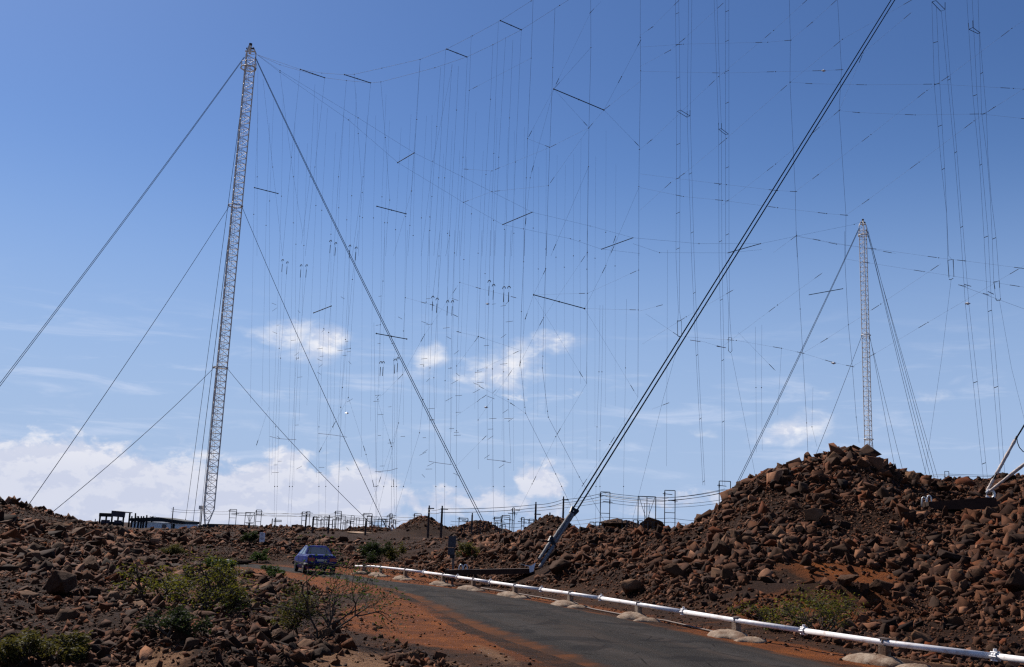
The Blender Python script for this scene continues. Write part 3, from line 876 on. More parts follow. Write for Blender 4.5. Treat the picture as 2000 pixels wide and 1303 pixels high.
guy(on1(LV1) + np.array((-1, .6, 0)), at(390, 1028, 255), 'steep far guy cable beside the left mast, nearest the lattice', LG, .04)
guy(on2(H2 - 1) - np.array((1.2, 0, 0)), at(1383, 990, 265), 'long upper twin guy cable slanting left from the right mast', RG, .07, .30)
guy(on2(LV4) - np.array((1.2, 0, 0)), at(1520, 945, 268), 'middle guy cable slanting left from the right mast', RG, .06)
guy(on2(H2 - 1) + np.array((1.1, 0, 0)), at(1840, 935, 290), 'upper guy cable right of the right mast, first of four', RG, .055)
guy(on2(H2 - 1.4) + np.array((1.2, .3, 0)), at(1850, 935, 292), 'upper guy cable right of the right mast, second of four', RG, .055)
guy(on2(H2 - .8) + np.array((1.2, -.3, 0)), at(1858, 935, 288), 'upper guy cable right of the right mast, third of four', RG, .055)
guy(on2(H2 - 2) + np.array((1.2, -.3, 0)), at(1868, 938, 286), 'upper guy cable right of the right mast, outermost of four', RG, .05)
guy(on2(LV4) + np.array((1.2, 0, 0)), at(1774, 925, 300), 'middle guy cable right of the right mast, inner one', RG, .05)
guy(on2(LV4) + np.array((1.2, .4, 0)), at(1798, 930, 298), 'middle guy cable right of the right mast, outer one', RG, .05)
guy(on2(LV3) + np.array((1.2, .4, 0)), at(1735, 905, 305), 'short lowest guy cable right of the right mast above the mound', RG, .04)

# vertical planes in which the curtains hang
PA0 = np.array((t1t[0], t1t[1])); dA = np.array((t3t[0], t3t[1])) - PA0; dA /= np.linalg.norm(dA); nA = np.array((dA[1], -dA[0]))
if nA[1] > 0: nA = -nA
dB = np.array((t2t[0], t2t[1])) - PA0; dB /= np.linalg.norm(dB); nB = np.array((dB[1], -dB[0]))
if nB[1] > 0: nB = -nB
def on_plane(px, py, P0, n):
    d = ray(px, py); t = ((P0 - CAM[:2]) @ n) / (d[:2] @ n)
    return CAM + d * t
def best_off(n, rods):       # the depth between the two faces that makes the rods lie level
    bo, be = 0, 1e9
    for off in np.linspace(2, 30, 113):
        e = 0
        for (a, b, c, d) in rods:
            p, q = on_plane(a, b, PA0 + n * off, n), on_plane(c, d, PA0, n)
            e += abs(p[2] - q[2])
        if e < be: bo, be = off, e
    return bo
def z1(x, y): return (500 + x / 2.605, y / 2.605)
def z2(x, y): return (1250 + x / 2.605, y / 2.605)
def z3(x, y): return (500 + x / 2.605, 450 + y / 2.605)
def z4(x, y): return (1250 + x / 2.605, 450 + y / 2.605)
RA = [z1(225, 353) + z1(350, 396), z1(450, 380) + z1(583, 422), z1(970, 250) + z1(1073, 290), z1(1243, 105) + z1(1350, 152),
      z1(1515, 453) + z1(1770, 560), z1(615, 1050) + z1(763, 1088), z1(-8, 955) + z1(112, 985), z3(612, 525) + z3(767, 553), z3(1413, 328) + z3(1672, 398)]
RB = [z1(720, 828) + z1(805, 778), z1(1255, 1143) + z1(1405, 1080), z1(1758, 1268) + z1(1918, 1210), z2(447, 1287) + z2(613, 1240), z4(860, 328) + z4(1032, 297), z3(293, 420) + z3(383, 385)]
oA = best_off(nA, RA); 
print('offset A', oA)
PF = PA0 + nA * oA
def A(p): return on_plane(p[0], p[1], PA0, nA)
def A2(p): return on_plane(p[0], p[1], PF, nA)
PBf = PA0 + nB * 7.0
def B(p): return on_plane(p[0], p[1], PA0, nB)
def B2(p): return on_plane(p[0], p[1], PBf, nB)

curt = empty('antenna_curtain', (PA0[0] + dA[0] * 80, PA0[1] + dA[1] * 80, 2)); tag(curt, 'wire antenna curtain hung on twin sagging catenaries from the left mast top', 'antenna')
OC = np.array(curt.location)
curtb = empty('antenna_curtain', (PA0[0] + dB[0] * 100, PA0[1] + dB[1] * 100, 2)); tag(curtb, 'far wire antenna curtain hung between the left and right masts', 'antenna')
OB = np.array(curtb.location)
dots = MB(); dots_b = MB(); whites = MB()
def wire(zf, pts, pl=A, r=.017, name='drop_wire', root=None, nodes=True, ins=False):
    root = root or curt; o = np.array(root.location)
    P = np.array([pl(zf(*q)) for q in pts]); r = r * .70
    if zf in (z3, z4) and pts[-1][1] >= 1230 and name in ('drop_wire', 'stay_rope', 'tail_rope'):
        e_ = P[-1] - P[-2]; P = np.vstack([P, P[-1] + e_ / np.linalg.norm(e_) * 10.0])
    fine = [P[0]]
    for a_, b_ in zip(P[:-1], P[1:]):
        for t in (.34, .67, 1): fine.append(a_ * (1 - t) + b_ * t)
    D0 = P[:, 1].mean()
    rr = r * (.55 + .45 * D0 / 130.0)
    MB().tube(np.array(fine) - o, rr, 4, False).build(name, M_wire, root)
    bag = dots if root is curt else dots_b
    if nodes:
        for p in P[1:-1]: bag.ball(p - o, .085 * D0 / 130)
    if ins:
        for p, q in zip(P[:-1], P[1:]):
            d = (q - p); L = np.linalg.norm(d); d /= L
            for t in (.9,):
                c0 = p + d * L * t; bag.tube([c0 - o - d * .5, c0 - o + d * .5], .034 * D0 / 130, 4)
    return P
def rods(lst, pa, pb, root, r):
    o = np.array(root.location)
    for a_, b_, c_, d_ in lst:
        p, q = pa((a_, b_)), pb((c_, d_))
        w_ = MB(); w_.tube([p - o, q - o], r * (.5 + .5 * p[1] / 130), 6)
        for e in (p, q, (p + q) / 2): w_.ball(e - o, r * 2.2, 1, 1, 1.2)
        w_.build('spreader_rod', M_rod, root)
rods(RA, A2, A, curt, .062)
rods(RB, B, B2, curtb, .065)
W = lambda *a, **k: wire(*a, **k)
# catenaries
W(z1, [(5, 278), (225, 353), (335, 372), (450, 380), (500, 378), (640, 347), (835, 302), (970, 250), (1100, 183), (1243, 105), (1400, 5), (1680, -165)], A2, .028, 'catenary_cable')
W(z1, [(5, 278), (122, 330), (350, 396), (460, 410), (583, 422), (635, 417), (910, 345), (1073, 290), (1205, 228), (1350, 152), (1545, 28), (1860, -170)], A, .028, 'catenary_cable')
# drop wires of the upper curtain, carried on into the lower sky
for pts in ([(225, 353), (180, 800), (135, 1303)], [(350, 396), (300, 850), (250, 1303)], [(500, 378), (520, 680), (540, 980), (528, 1100), (520, 1303)],
            [(460, 410), (420, 900), (395, 1303)], [(583, 422), (545, 900), (490, 1303)], [(635, 417), (658, 700), (680, 1018), (668, 1134), (660, 1303)],
            [(835, 302), (818, 608), (792, 972), (783, 1147), (772, 1303)], [(940, 340), (920, 643), (895, 1000), (884, 1173), (880, 1303)],
            [(965, 250), (930, 905), (905, 1303)], [(997, 327), (960, 905), (940, 1303)], [(1030, 337), (1020, 560), (985, 1200), (965, 1303)],
            [(1075, 290), (1053, 800), (1020, 1303)], [(1095, 183), (1085, 460), (1040, 1303)], [(1205, 228), (1193, 505), (1170, 888), (1150, 1303)],
            [(1233, 110), (1210, 780), (1193, 1303)], [(1270, 190), (1235, 800), (1215, 1303)], [(1307, 203), (1290, 600), (1268, 1303)], [(1350, 152), (1320, 825), (1300, 1303)]):
    W(z1, pts, A)
for pts in ([(1410, -5), (1400, 296), (1382, 706), (1375, 905), (1365, 1303)], [(1521, 45), (1510, 344), (1495, 750), (1487, 945), (1477, 1303)],
            [(1703, -5), (1704, 242), (1694, 650), (1692, 848), (1685, 1285), (1684, 1310)], [(1955, -5), (1955, 190), (1957, 360), (1950, 760), (1948, 950), (1948, 1303)]):
    W(z1, pts, A, .026)
for pts in ([(35, 400), (85, 850), (135, 1303)], [(122, 368), (190, 900), (240, 1200)], [(300, 430), (275, 900), (232, 1240)], [(10, 300), (6, 900), (5, 1303)],
            [(700, 1303), (790, 972), (835, 302)], [(1000, 330), (900, 820), (840, 1303)]):
    W(z1, pts, B, .016, root=curtb)
# slanting ropes of the curtain
for pts in ([(1755, 8), (1703, 62), (1515, 453), (1382, 706)], [(1704, 242), (1515, 453), (1395, 905), (1370, 1150)], [(1770, 560), (1860, 390), (1960, 200)],
            [(1960, 410), (1770, 560), (1694, 650), (1495, 750), (1200, 870), (1055, 860)], [(1515, 453), (1694, 650)], [(1770, 560), (1955, 750)],
            [(1694, 650), (1487, 945), (1200, 975), (1055, 1030)], [(1692, 848), (1500, 1303)], [(1950, 950), (1800, 1303)], [(1382, 706), (1495, 750)], [(1400, 296), (1085, 460)]):
    W(z1, pts, A, .014, 'stay_rope', ins=True)
W(z1, [(5, 278), (122, 368), (470, 610), (722, 828), (1055, 1030), (1255, 1143), (1600, 1215), (1758, 1268), (1954, 1290)], B, .020, 'catenary_cable', root=curtb)
W(z1, [(5, 278), (122, 360), (520, 600), (805, 778), (1050, 900), (1405, 1080), (1700, 1150), (1918, 1210)], B2, .020, 'catenary_cable', root=curtb)
W(z2, [(-36, 1240), (100, 1286), (447, 1287), (620, 1270)], B, .020, 'catenary_cable', root=curtb)
W(z2, [(-36, 1210), (300, 1240), (613, 1240), (795, 1202), (1090, 1142), (1130, 1125)], B2, .020, 'catenary_cable', root=curtb)
# lower sky, middle: long drops and their side ropes
for pts in ([(520, 0), (490, 250), (440, 800), (420, 1303)], [(135, 148), (118, 600), (100, 1000), (95, 1303)], [(160, 160), (125, 650), (108, 1303)], [(230, 175), (205, 650), (170, 1303)],
            [(258, 175), (215, 650), (185, 1303)], [(380, 50), (345, 500), (320, 1000), (320, 1303)], [(405, 62), (370, 520), (355, 1303)], [(478, 75), (455, 555), (430, 900), (420, 1303)],
            [(510, 85), (480, 600), (470, 850), (480, 880)], [(655, 0), (646, 258), (632, 480), (620, 860), (610, 1303)], [(770, 0), (760, 343), (750, 512), (745, 735), (725, 980), (650, 1303)],
            [(880, 0), (866, 365), (857, 532), (853, 690), (850, 860), (832, 1030), (750, 1303)]):
    W(z3, pts, A, .015)
for pts in ([(937, 0), (900, 335), (885, 700), (880, 1175)], [(940, 130), (924, 345), (905, 750), (915, 1303)], [(985, 0), (973, 358), (962, 765), (960, 1303)], [(1012, 0), (1000, 358), (992, 700), (990, 1190)],
            [(1037, 0), (1037, 265), (1028, 515), (1021, 690), (1020, 1020), (1018, 1303)], [(1150, 0), (1140, 296), (1132, 540), (1129, 715), (1130, 965), (1131, 1215)],
            [(1193, 0), (1187, 255), (1175, 700), (1177, 1165)], [(1215, 0), (1208, 275), (1203, 705), (1207, 1303)], [(1268, 0), (1262, 287), (1260, 720), (1262, 1303)], [(1298, 0), (1287, 285), (1283, 860), (1297, 1183)]):
    W(z3, pts, A, .019)
for pts in ([(1367, 0), (1361, 160), (1350, 413), (1345, 672), (1368, 900), (1371, 930), (1525, 1240), (1555, 1303)], [(1480, 0), (1473, 195), (1463, 445), (1460, 640), (1457, 700), (1483, 920), (1487, 950), (1645, 1255), (1665, 1290)],
            [(1685, 0), (1686, 112), (1687, 320), (1682, 780)], [(1948, 0), (1947, 202), (1945, 405), (1943, 850)]):
    W(z3, pts, A, .026)
for pts in ([(1412, 328), (1475, 195)], [(1412, 328), (1370, 450), (1340, 700)], [(1682, 780), (1525, 1050), (1405, 1290)], [(1943, 850), (1800, 1090), (1660, 1300)], [(1672, 398), (1943, 850)], [(1412, 328), (1682, 780)], [(1672, 398), (1780, 180), (1830, 30)],
            [(1463, 445), (1686, 112)], [(1412, 328), (1687, 320)], [(1687, 320), (1945, 202)], [(1672, 398), (1945, 405)], [(1345, 672), (1463, 445)], [(1345, 610), (1130, 540), (1021, 515)],
            [(1037, 265), (1140, 296), (1330, 345)], [(760, 343), (860, 370), (900, 380), (1028, 440)], [(857, 532), (1028, 280)], [(745, 735), (857, 532)], [(1021, 690), (1132, 540)], [(1129, 715), (1345, 610)], [(1130, 965), (1310, 700)],
            [(1018, 945), (1176, 835)], [(1018, 1200), (1177, 1040)], [(1371, 930), (1297, 880), (1130, 790)], [(620, 860), (745, 735)], [(620, 870), (690, 1100), (700, 1303)], [(470, 850), (560, 1140), (600, 1303)], [(470, 850), (390, 1000), (320, 1130)], [(65, 900), (0, 1100)], [(725, 980), (620, 1300)]):
    W(z3, pts, A, .012, 'stay_rope', ins=True)
for pts in ([(1750, 380), (1745, 720), (1735, 1000), (1730, 1303)], [(1765, 380), (1760, 720), (1750, 1070), (1750, 1303)], [(1885, 350), (1880, 700), (1870, 1303)], [(600, 470), (612, 1303)], [(700, 650), (690, 1303)], [(720, 640), (715, 1303)]):
    W(z3, pts, B, .02, root=curtb)
for pts in ([(70, 1048), (115, 1060), (205, 1065)], [(317, 1033), (400, 1042), (462, 1052)], [(880, 1175), (940, 1185), (995, 1192)], [(1175, 1165), (1240, 1172), (1297, 1183)], [(605, 1228), (680, 1222), (720, 1210)]):
    W(z3, pts, A, .045, 'bottom_spreader', nodes=False)
# right-hand part: long ropes
for pts in ([(0, 240), (220, 225), (650, 215), (765, 205)], [(0, 363), (430, 372), (690, 365), (920, 360), (1025, 355)], [(763, 418), (870, 426), (1150, 432), (1500, 428), (1900, 450), (1990, 456)],
            [(1013, 563), (1110, 573), (1400, 585), (1735, 580), (1990, 608)], [(0, 885), (440, 940), (700, 970), (790, 975)], [(0, 955), (220, 1000), (420, 1020), (700, 1057), (950, 1087), (1048, 1095)],
            [(0, 340), (155, 255), (222, 200), (430, 10)], [(0, 760), (55, 715), (400, 390), (680, 155), (860, -10)], [(0, 1070), (155, 930), (222, 885), (440, 705), (765, 418), (1030, 200), (1400, -10)],
            [(420, 1045), (690, 835), (910, 650), (1013, 563), (1135, 270), (1385, 60)], [(790, 975), (905, 890), (1175, 685), (1460, 460), (1565, 392), (1892, 145), (1990, 80)], [(1048, 1095), (1160, 1017), (1420, 825), (1700, 615), (1800, 548), (1990, 430)],
            [(680, 1285), (795, 1200), (910, 1222), (1300, 1290)], [(-5, 185), (60, 140), (200, 0)], [(765, 205), (875, 115), (1000, 0)]):
    W(z2, pts, A, .012, 'stay_rope', ins=True)
for pts in ([(760, -5), (765, 205), (763, 418), (790, 975), (795, 1200), (800, 1310)], [(1005, -5), (1025, 355), (1013, 563), (1048, 1095), (1046, 1310)]):
    W(z2, pts, A, .025)
for pts in ([(795, 5), (815, 400), (828, 625), (848, 980), (857, 1195)], [(1042, 5), (1042, 145), (1060, 480), (1080, 693), (1100, 950), (1115, 1080)]):
    W(z4, pts, A, .025)
for pts in ([(30, 425), (200, 540), (490, 560), (720, 600), (828, 625), (950, 552), (1225, 375), (1530, 170)], [(10, 580), (235, 440), (480, 300)], [(420, 590), (700, 380), (930, 215)], [(1080, 693), (1190, 630), (1465, 468), (1954, 180)], [(0, 410), (110, 380)], [(500, 520), (690, 715)],
            [(795, 30), (1000, 70), (1200, 95), (1520, 140), (1650, 155), (1960, 195)], [(1042, 145), (1160, 165), (1445, 210), (1960, 290)], [(300, 560), (420, 595)], [(60, 910), (140, 880)], [(828, 625), (975, 670), (1080, 693)]):
    W(z4, pts, A, .012, 'stay_rope', ins=True)
for pts in ([(587, 490), (590, 800), (592, 1130)], [(620, 480), (618, 800), (622, 1120)], [(720, 600), (700, 940)], [(880, 800), (875, 1000), (900, 1100)], [(140, 100), (135, 1200)]):
    W(z4, pts, B, .02, root=curtb)
# faint far drops filling the middle of the web
fr = random.Random(21)
for k in range(44):
    x0 = 20 + k * 42 + fr.uniform(-14, 14)
    y0 = float(np.interp(x0, [0, 400, 700, 1100, 1400, 1900], [420, 560, 420, 620, 700, 640])) + fr.uniform(-60, 240)
    W(z1, [(x0, y0), (x0 - fr.uniform(8, 30) * (1 if x0 < 1300 else .2), y0 + 520), (x0 - fr.uniform(20, 60) * (1 if x0 < 1300 else .1), fr.uniform(1900, 2600))], B, .013, root=curtb)
# little hooks, clips and short bars scattered through the middle of the curtain
r_ = random.Random(5)
clips = MB()
for zx, zy in ((900, 335), (922, 345), (975, 358), (1000, 358), (1187, 255), (1209, 275), (1262, 287), (1287, 285), (136, 148), (160, 160), (230, 175), (258, 175), (380, 50), (406, 62), (478, 75), (510, 85), (635, 668), (648, 668), (708, 655), (722, 648)):
    p = A(z3(zx, zy)) - OC
    e = np.array((dA[0], dA[1], 0))
    clips.tube([p - e * .3 - (0, 0, .3), p - e * .15, p + e * .15, p + e * .3 - np.array((0, 0, .3))], .07, 4)
    clips.tube([p - np.array((0, 0, .9)), p - np.array((0, 0, 2.4))], .05, 4)
for k in range(100):
    zx = r_.choice((620, 632, 690, 745, 853, 885, 905, 962, 992, 1021, 1130, 1175, 1205, 1261, 1285, 100, 118, 200, 215, 330, 350, 440, 470)) + r_.uniform(-12, 12)
    zy = r_.uniform(330, 1250)
    p = A(z3(zx, zy)) - OC; e = np.array((dA[0], dA[1], 0)) * r_.choice((.35, .5, .7)); e[2] = r_.choice((0, 0, 0, .25, -.25))
    clips.tube([p - e, p + e], .028, 4)
tag(clips.build('wire_clip', M_ins, curt), kind='stuff')
for zf, x, y in ((z2, 934, 360), (z3, 1178, 374), (z3, 1171, 900), (z3, 463, 930), (z4, 985, 675), (z4, 1667, 372)):
    p = A(zf(x, y)) - OC; whites.ball(p, .22, 1.6, 1, .8)
tag(whites.build('white_insulator', M_glass_ins, curt), kind='stuff')

# ladder feeders: two wires with short rungs between, ending in a hoop
def feeder(label, sides, rungs=(), hoops=(), r=.015, zf=z2, singles=()):
    P0 = A(zf(*sides[0][0])); root = empty('feeder_line', P0); tag(root, label, 'feeder line', 'ladder feeders hanging in the sky')
    o = P0
    for s in sides:
        P = np.array([A(zf(*q)) for q in s]); MB().tube(P - o, r, 4, False).build('feeder_wire', M_wire, root)
    for a_, b_ in rungs:
        MB().tube([A(zf(*a_)) - o, A(zf(*b_)) - o], .036, 4).build('rung', M_rod, root)
    for h_ in hoops:
        MB().tube([A(zf(*q)) - o for q in h_], .036, 5).build('hoop', M_rod, root)
    return root
def two(a, b, ys):
    def x_at(s, y): s = sorted(s, key=lambda q: q[1]); return float(np.interp(y, [q[1] for q in s], [q[0] for q in s]))
    return [((x_at(a, y + 4), y + 4), (x_at(b, y - 4), y - 4)) for y in ys]
s1, s2 = [(180, -5), (187, 560), (183, 1303), (195, 1578), (192, 1640)], [(197, -5), (205, 560), (202, 1303), (200, 1578), (210, 1640)]
feeder('leftmost ladder feeder in the sky right of the centre', (s1, s2), two(s1, s2, (68, 228, 395, 733, 907, 1083, 1265)), [[(190, 1632), (192, 1710), (203, 1715), (212, 1708), (210, 1632), (190, 1632)]])
s1, s2 = [(247, -5), (240, 595), (262, 1303), (285, 1800), (320, 2470)], [(264, -5), (256, 590), (275, 1303), (295, 1800), (330, 2470)]
feeder('ladder feeder with a V-shaped hoop, left of the thick black cables at top', (s1, s2), two(s1, s2, (883, 1183, 1490, 1807, 2130, 2450)), [[(190, 567), (240, 597), (254, 590), (254, 562)], [(190, 567), (205, 560), (254, 590)], [(240, 597), (240, 565)]])
s1, s2 = [(377, -5), (400, 655), (402, 1303), (415, 1830), (420, 2470)], [(391, -5), (414, 655), (417, 1303), (427, 1830), (432, 2470)]
feeder('ladder feeder with a flat hoop high up, second pair left of the thick black cables', (s1, s2), two(s1, s2, (938, 1228, 1525, 1833, 2145)), [[(400, 627), (400, 658), (437, 686), (450, 683), (414, 655), (400, 658)], [(414, 628), (414, 655)]])
s1, s2 = [(434, -5), (436, 1303), (452, 1600), (450, 1715)], [(452, -5), (453, 1303), (456, 1600), (464, 1715)]
feeder('ladder feeder nearest left of the thick black cables at the top', (s1, s2), two(s1, s2, (57, 208, 362, 523, 852, 1021, 1193)), [[(450, 1718), (450, 1785), (460, 1795), (468, 1785), (466, 1718), (450, 1718)]])
s1, s2 = [(1485, 10), (1497, 430), (1535, 860), (1560, 1085), (1566, 1320), (1572, 1410)], [(1508, 30), (1525, 420), (1550, 860), (1570, 1303), (1592, 1325), (1597, 1410)]
feeder('ladder feeder ending in a square hoop right of the right mast', (s1, s2), two(s1, s2, (215, 427, 640, 860)), [[(1566, 1325), (1572, 1412)], [(1566, 1325), (1594, 1320), (1597, 1408)], [(1572, 1420), (1580, 1424), (1594, 1416)]])
s1, s2 = [(1533, 55), (1565, 405), (1600, 775), (1630, 1155), (1655, 1545), (1695, 1945), (1750, 2462)], [(1552, 50), (1580, 405), (1612, 770), (1643, 1155), (1673, 1545), (1717, 1945), (1771, 2462)]
feeder('long ladder feeder with a tilted hoop at the top, right of the right mast', (s1, s2), two(s1, s2, (405, 775, 1155, 1545, 1945, 2358)), [[(1485, 10), (1530, 57), (1553, 50), (1506, 3), (1485, 10)], [(1552, 12), (1552, 50)]])
s1, s2 = [(1663, -5), (1693, 480), (1728, 835), (1750, 1205), (1770, 1582), (1800, 1965), (1836, 2412)], [(1690, -5), (1715, 480), (1740, 835), (1772, 1205), (1790, 1582), (1822, 1965), (1856, 2412)]
feeder('long ladder feeder second from the right edge', (s1, s2), two(s1, s2, (485, 838, 1205, 1582, 1970, 2366)), [[(1670, 117), (1674, 150), (1720, 172), (1731, 168), (1693, 140), (1674, 150)], [(1693, 105), (1694, 140)]])
s1, s2 = [(1720, -5), (1738, 575), (1765, 790), (1782, 1000), (1792, 1213), (1800, 1435), (1810, 1525)], [(1728, 170), (1762, 575), (1770, 790), (1786, 1000), (1812, 1213), (1828, 1435), (1834, 1525)]
feeder('rightmost ladder feeder ending in a rounded hoop', (s1, s2), two(s1, s2, (372, 578, 1213)), [[(1800, 1435), (1806, 1470)], [(1800, 1435), (1828, 1430), (1830, 1465)], [(1810, 1520), (1816, 1530), (1830, 1530), (1836, 1518)]])
for pts in ([(1583, 250), (1535, 650), (1450, 1232)], [(1830, 362), (1890, 700), (1965, 1000)], [(205, 545), (120, 850), (5, 1303)], [(465, 625), (510, 850), (585, 1240)], [(1628, 280), (1955, 400)]):
    W(z4, pts, A, .018, 'tail_rope', nodes=False)
for pts in ([(1620, 277), (1658, 285)], [(1648, 274), (1685, 285)], [(1745, 320), (1777, 330)], [(1770, 311), (1800, 325)], [(255, 558), (307, 566)], [(390, 590), (437, 597)]):
    W(z4, pts, A, .06, 'short_bar', nodes=False)
tag(dots.build('insulator', M_ins, curt), kind='stuff'); tag(dots_b.build('insulator', M_ins, curtb), kind='stuff')
# ------------------------------------------------------------------ anchors of the near guys
M_sleeve = Mat('grease_wrapping', (.42, .41, .40), .7)
_n = M_sleeve.noise(6, 6, .7, 'object'); _n2 = M_sleeve.noise(22, 5, .7, 'object')
M_sleeve.color(M_sleeve.mix(M_sleeve.ramp(_n2, .4, .7), M_sleeve.mix(M_sleeve.ramp(_n, .35, .65), (.17, .165, .165), (.09, .087, .087)), (.27, .255, .24)))
M_sleeve.bump(_n2, .8, .03); M_sleeve = M_sleeve.m
M_wrapw = Mat('white_wrapping', (.75, .70, .66), .7)
_n = M_wrapw.noise(9, 6, .7, 'object'); M_wrapw.color(M_wrapw.mix(M_wrapw.ramp(_n, .35, .7), (.55, .47, .42), (.28, .20, .16))); M_wrapw.bump(_n, .8, .03); M_wrapw = M_wrapw.m
M_beam = simple('anchor_beam_concrete', (.042, .019, .011), .9, 0, .4, 2.5)
M_hoop = simple('galvanised_hoop', (.78, .77, .75), .4, .2, .2)
M_blk = simple('black_steel', (.012, .012, .016), .5, .3)
def hoop(root, c, rx, h, r, ax=(1, 0, 0)):
    a_ = np.array(ax, float); pts = [np.array(c) + a_ * rx * math.cos(t) + np.array((0, 0, 1)) * (h * max(math.sin(t), -.05)) for t in np.linspace(math.pi, 0, 12)]
    pts = [np.array(c) - a_ * rx - np.array((0, 0, .25))] + pts + [np.array(c) + a_ * rx - np.array((0, 0, .25))]
    MB().tube(pts, r, 7).build('hoop', M_hoop, root, smooth=True)
AD = 42.0                                  # metres to the near anchor
foot, head = at(1052, 1102, AD), at(1121, 998, AD + 2.6)
far_top = t3t
ar = empty('guy_anchor', foot); tag(ar, 'grey wrapped anchor stay with twin black cables rising from the bank', 'guy anchor')
o = foot; ax = (head - foot); L = np.linalg.norm(ax); axn = ax / L
side = np.cross(axn, (0, 1, 0)); side /= np.linalg.norm(side)
def stay(root, t0, t1, s0, s1, r0, r1, name='wrapped_rod', m=None, seed=0):
    n = 22; t = np.linspace(t0, t1, n); q = random.Random(seed)
    pts = [axn * L * k + side * (s0 + (s1 - s0) * (k - t0) / (t1 - t0)) for k in t]
    rr = [(r0 + (r1 - r0) * i / (n - 1)) * q.uniform(.86, 1.14) for i in range(n)]
    return MB().tube(pts, rr, 9).build(name, m or M_sleeve, root, smooth=True)
stay(ar, -.03, .37, -.10, -.10, .070, .078, seed=1); stay(ar, .06, .37, .09, .10, .062, .072, seed=2)
stay(ar, .40, .97, -.07, -.05, .072, .070, seed=3); stay(ar, .42, .95, .07, .055, .070, .070, seed=4)
MB().tube([axn * L * .355 - side * .15, axn * L * .42 + side * .19], .085, 8).tube([axn * L * .36 + side * .13, axn * L * .44 + side * .16], .09, 8).build('clamp', M_blk, ar)
MB().tube([axn * L * .94 - side * .06, axn * L * 1.04 - side * .11], .085, 8).tube([axn * L * .94 + side * .06, axn * L * 1.03 + side * .12], .085, 8).tube([axn * L * 1.03 - side * .16, axn * L * 1.02 + side * .16], .06, 7).build('shackle', M_blk, ar)
for s in (-1, 1):
    a_ = head + side * .09 * s + axn * .1
    b_ = far_top + side * .13 * s
    MB().tube(sag_line(a_, b_, .25, 16) - o, .031, 8).build('cable', M_cable, ar, smooth=True)
# beam of the anchor with its hoops
bm_a, bm_b = at(872, 1114, AD + 1.3), at(1040, 1111, AD + .9)
bc = (bm_a + bm_b) / 2; bl = np.linalg.norm(bm_b - bm_a) / 2
br = empty('anchor_beam', bc); tag(br, 'dark brown concrete anchor beam beside the far pipe with two white hoops', 'anchor beam')
ang = math.atan2(bm_b[1] - bm_a[1], bm_b[0] - bm_a[0])
sl = math.atan2(bm_b[2] - bm_a[2], np.hypot(*(bm_b - bm_a)[:2]))
Mr = np.array(Matrix.Rotation(ang, 3, 'Z') @ Matrix.Rotation(-sl, 3, 'Y'))
MB().box((0, 0, -.08), (bl, .35, .10), M=Mr).build('beam', M_beam, br)
for px in (900, 909):
    p = at(px, 1111, AD + 1.1); hoop(br, p - bc, .075, .17, .020)
pl = at(1036, 1108, AD - .4) - bc
MB().add([pl + np.array(q) for q in ((-.45, 0, .12), (-.05, 0, .02), (.12, 0, -.16), (-.02, -.05, -.2), (.2, .1, .18), (.02, .05, .05))], [(0, 1, 5), (1, 2, 4, 5), (1, 3, 2), (0, 5, 1)]).build('steel_plate', M_hoop, br)
# right-hand anchor on the mound
RD = 41.3
f2 = at(1930, 958, RD)
r2 = empty('guy_anchor', f2); tag(r2, 'pair of white wrapped anchor rods on the mound at the right edge', 'guy anchor')
def rod2(p0, p1, d0, d1, r, segs, seed):
    a_, b_ = at(*p0, d0) - f2, at(*p1, d1) - f2
    q = random.Random(seed)
    for (t0, t1, m_, k) in segs:
        n = 14; ts = np.linspace(t0, t1, n)
        MB().tube([a_ * (1 - t) + b_ * t for t in ts], [r * k * q.uniform(.85, 1.15) for _ in ts], 9).build('wrapped_rod' if m_ is M_wrapw else 'rod', m_, r2, smooth=True)
rod2((1929, 957), (1984, 857), RD, RD + .6, .060, ((-.02, .20, M_wrapw, 1.0), (.18, .31, M_blk, .6), (.30, .97, M_wrapw, 1.0), (.95, 1.05, M_blk, .7)), 3)
rod2((1930, 962), (2035, 880), RD - .3, RD - 1.5, .060, ((-.02, 1.0, M_wrapw, 1.0),), 4)
a_ = at(1985, 856, RD + .6) - f2; b_ = at(2250, 420, RD + 12) - f2
MB().tube([a_, b_], .032, 6).build('cable', M_cable, r2)
lp = [at(x, y, RD + .5) - f2 for x, y in ((1986, 855), (1987, 864), (1991, 874), (1998, 882), (2008, 886), (2020, 880), (2030, 860))]
MB().tube(lp, .018, 5).build('slack_cable', M_blk, r2)
MB().tube([at(1932, 966, RD - .2) - f2 + np.array((math.cos(t) * .16, -.1, math.sin(t) * .16)) for t in np.linspace(0, 2 * math.pi, 13)], .055, 7).build('shackle', M_hoop, r2)
ba, bb = at(1806, 987, RD - .4), at(1938, 980, RD - .4)
bc = (ba + bb) / 2; bl = np.linalg.norm(bb - ba) / 2
b2r = empty('anchor_beam', bc); tag(b2r, 'reddish brown concrete anchor beam set in the right-hand mound', 'anchor beam')
ang = math.atan2(bb[1] - ba[1], bb[0] - ba[0]); Mr = np.array(Matrix.Rotation(ang, 3, 'Z') @ Matrix.Rotation(-.04, 3, 'Y'))
hh = .23
q = np.array([(-bl, -.4, -hh), (bl + .1, -.4, -hh), (bl - .1, -.4, hh), (-bl, -.4, hh * .25), (-bl, .4, -hh), (bl + .1, .4, -hh), (bl - .1, .4, hh), (-bl, .4, hh * .25)]) @ Mr.T
MB().add(q, [(0, 1, 2, 3), (5, 4, 7, 6), (3, 2, 6, 7), (1, 5, 6, 2), (4, 0, 3, 7), (0, 4, 5, 1)]).build('beam', M_beam, b2r)
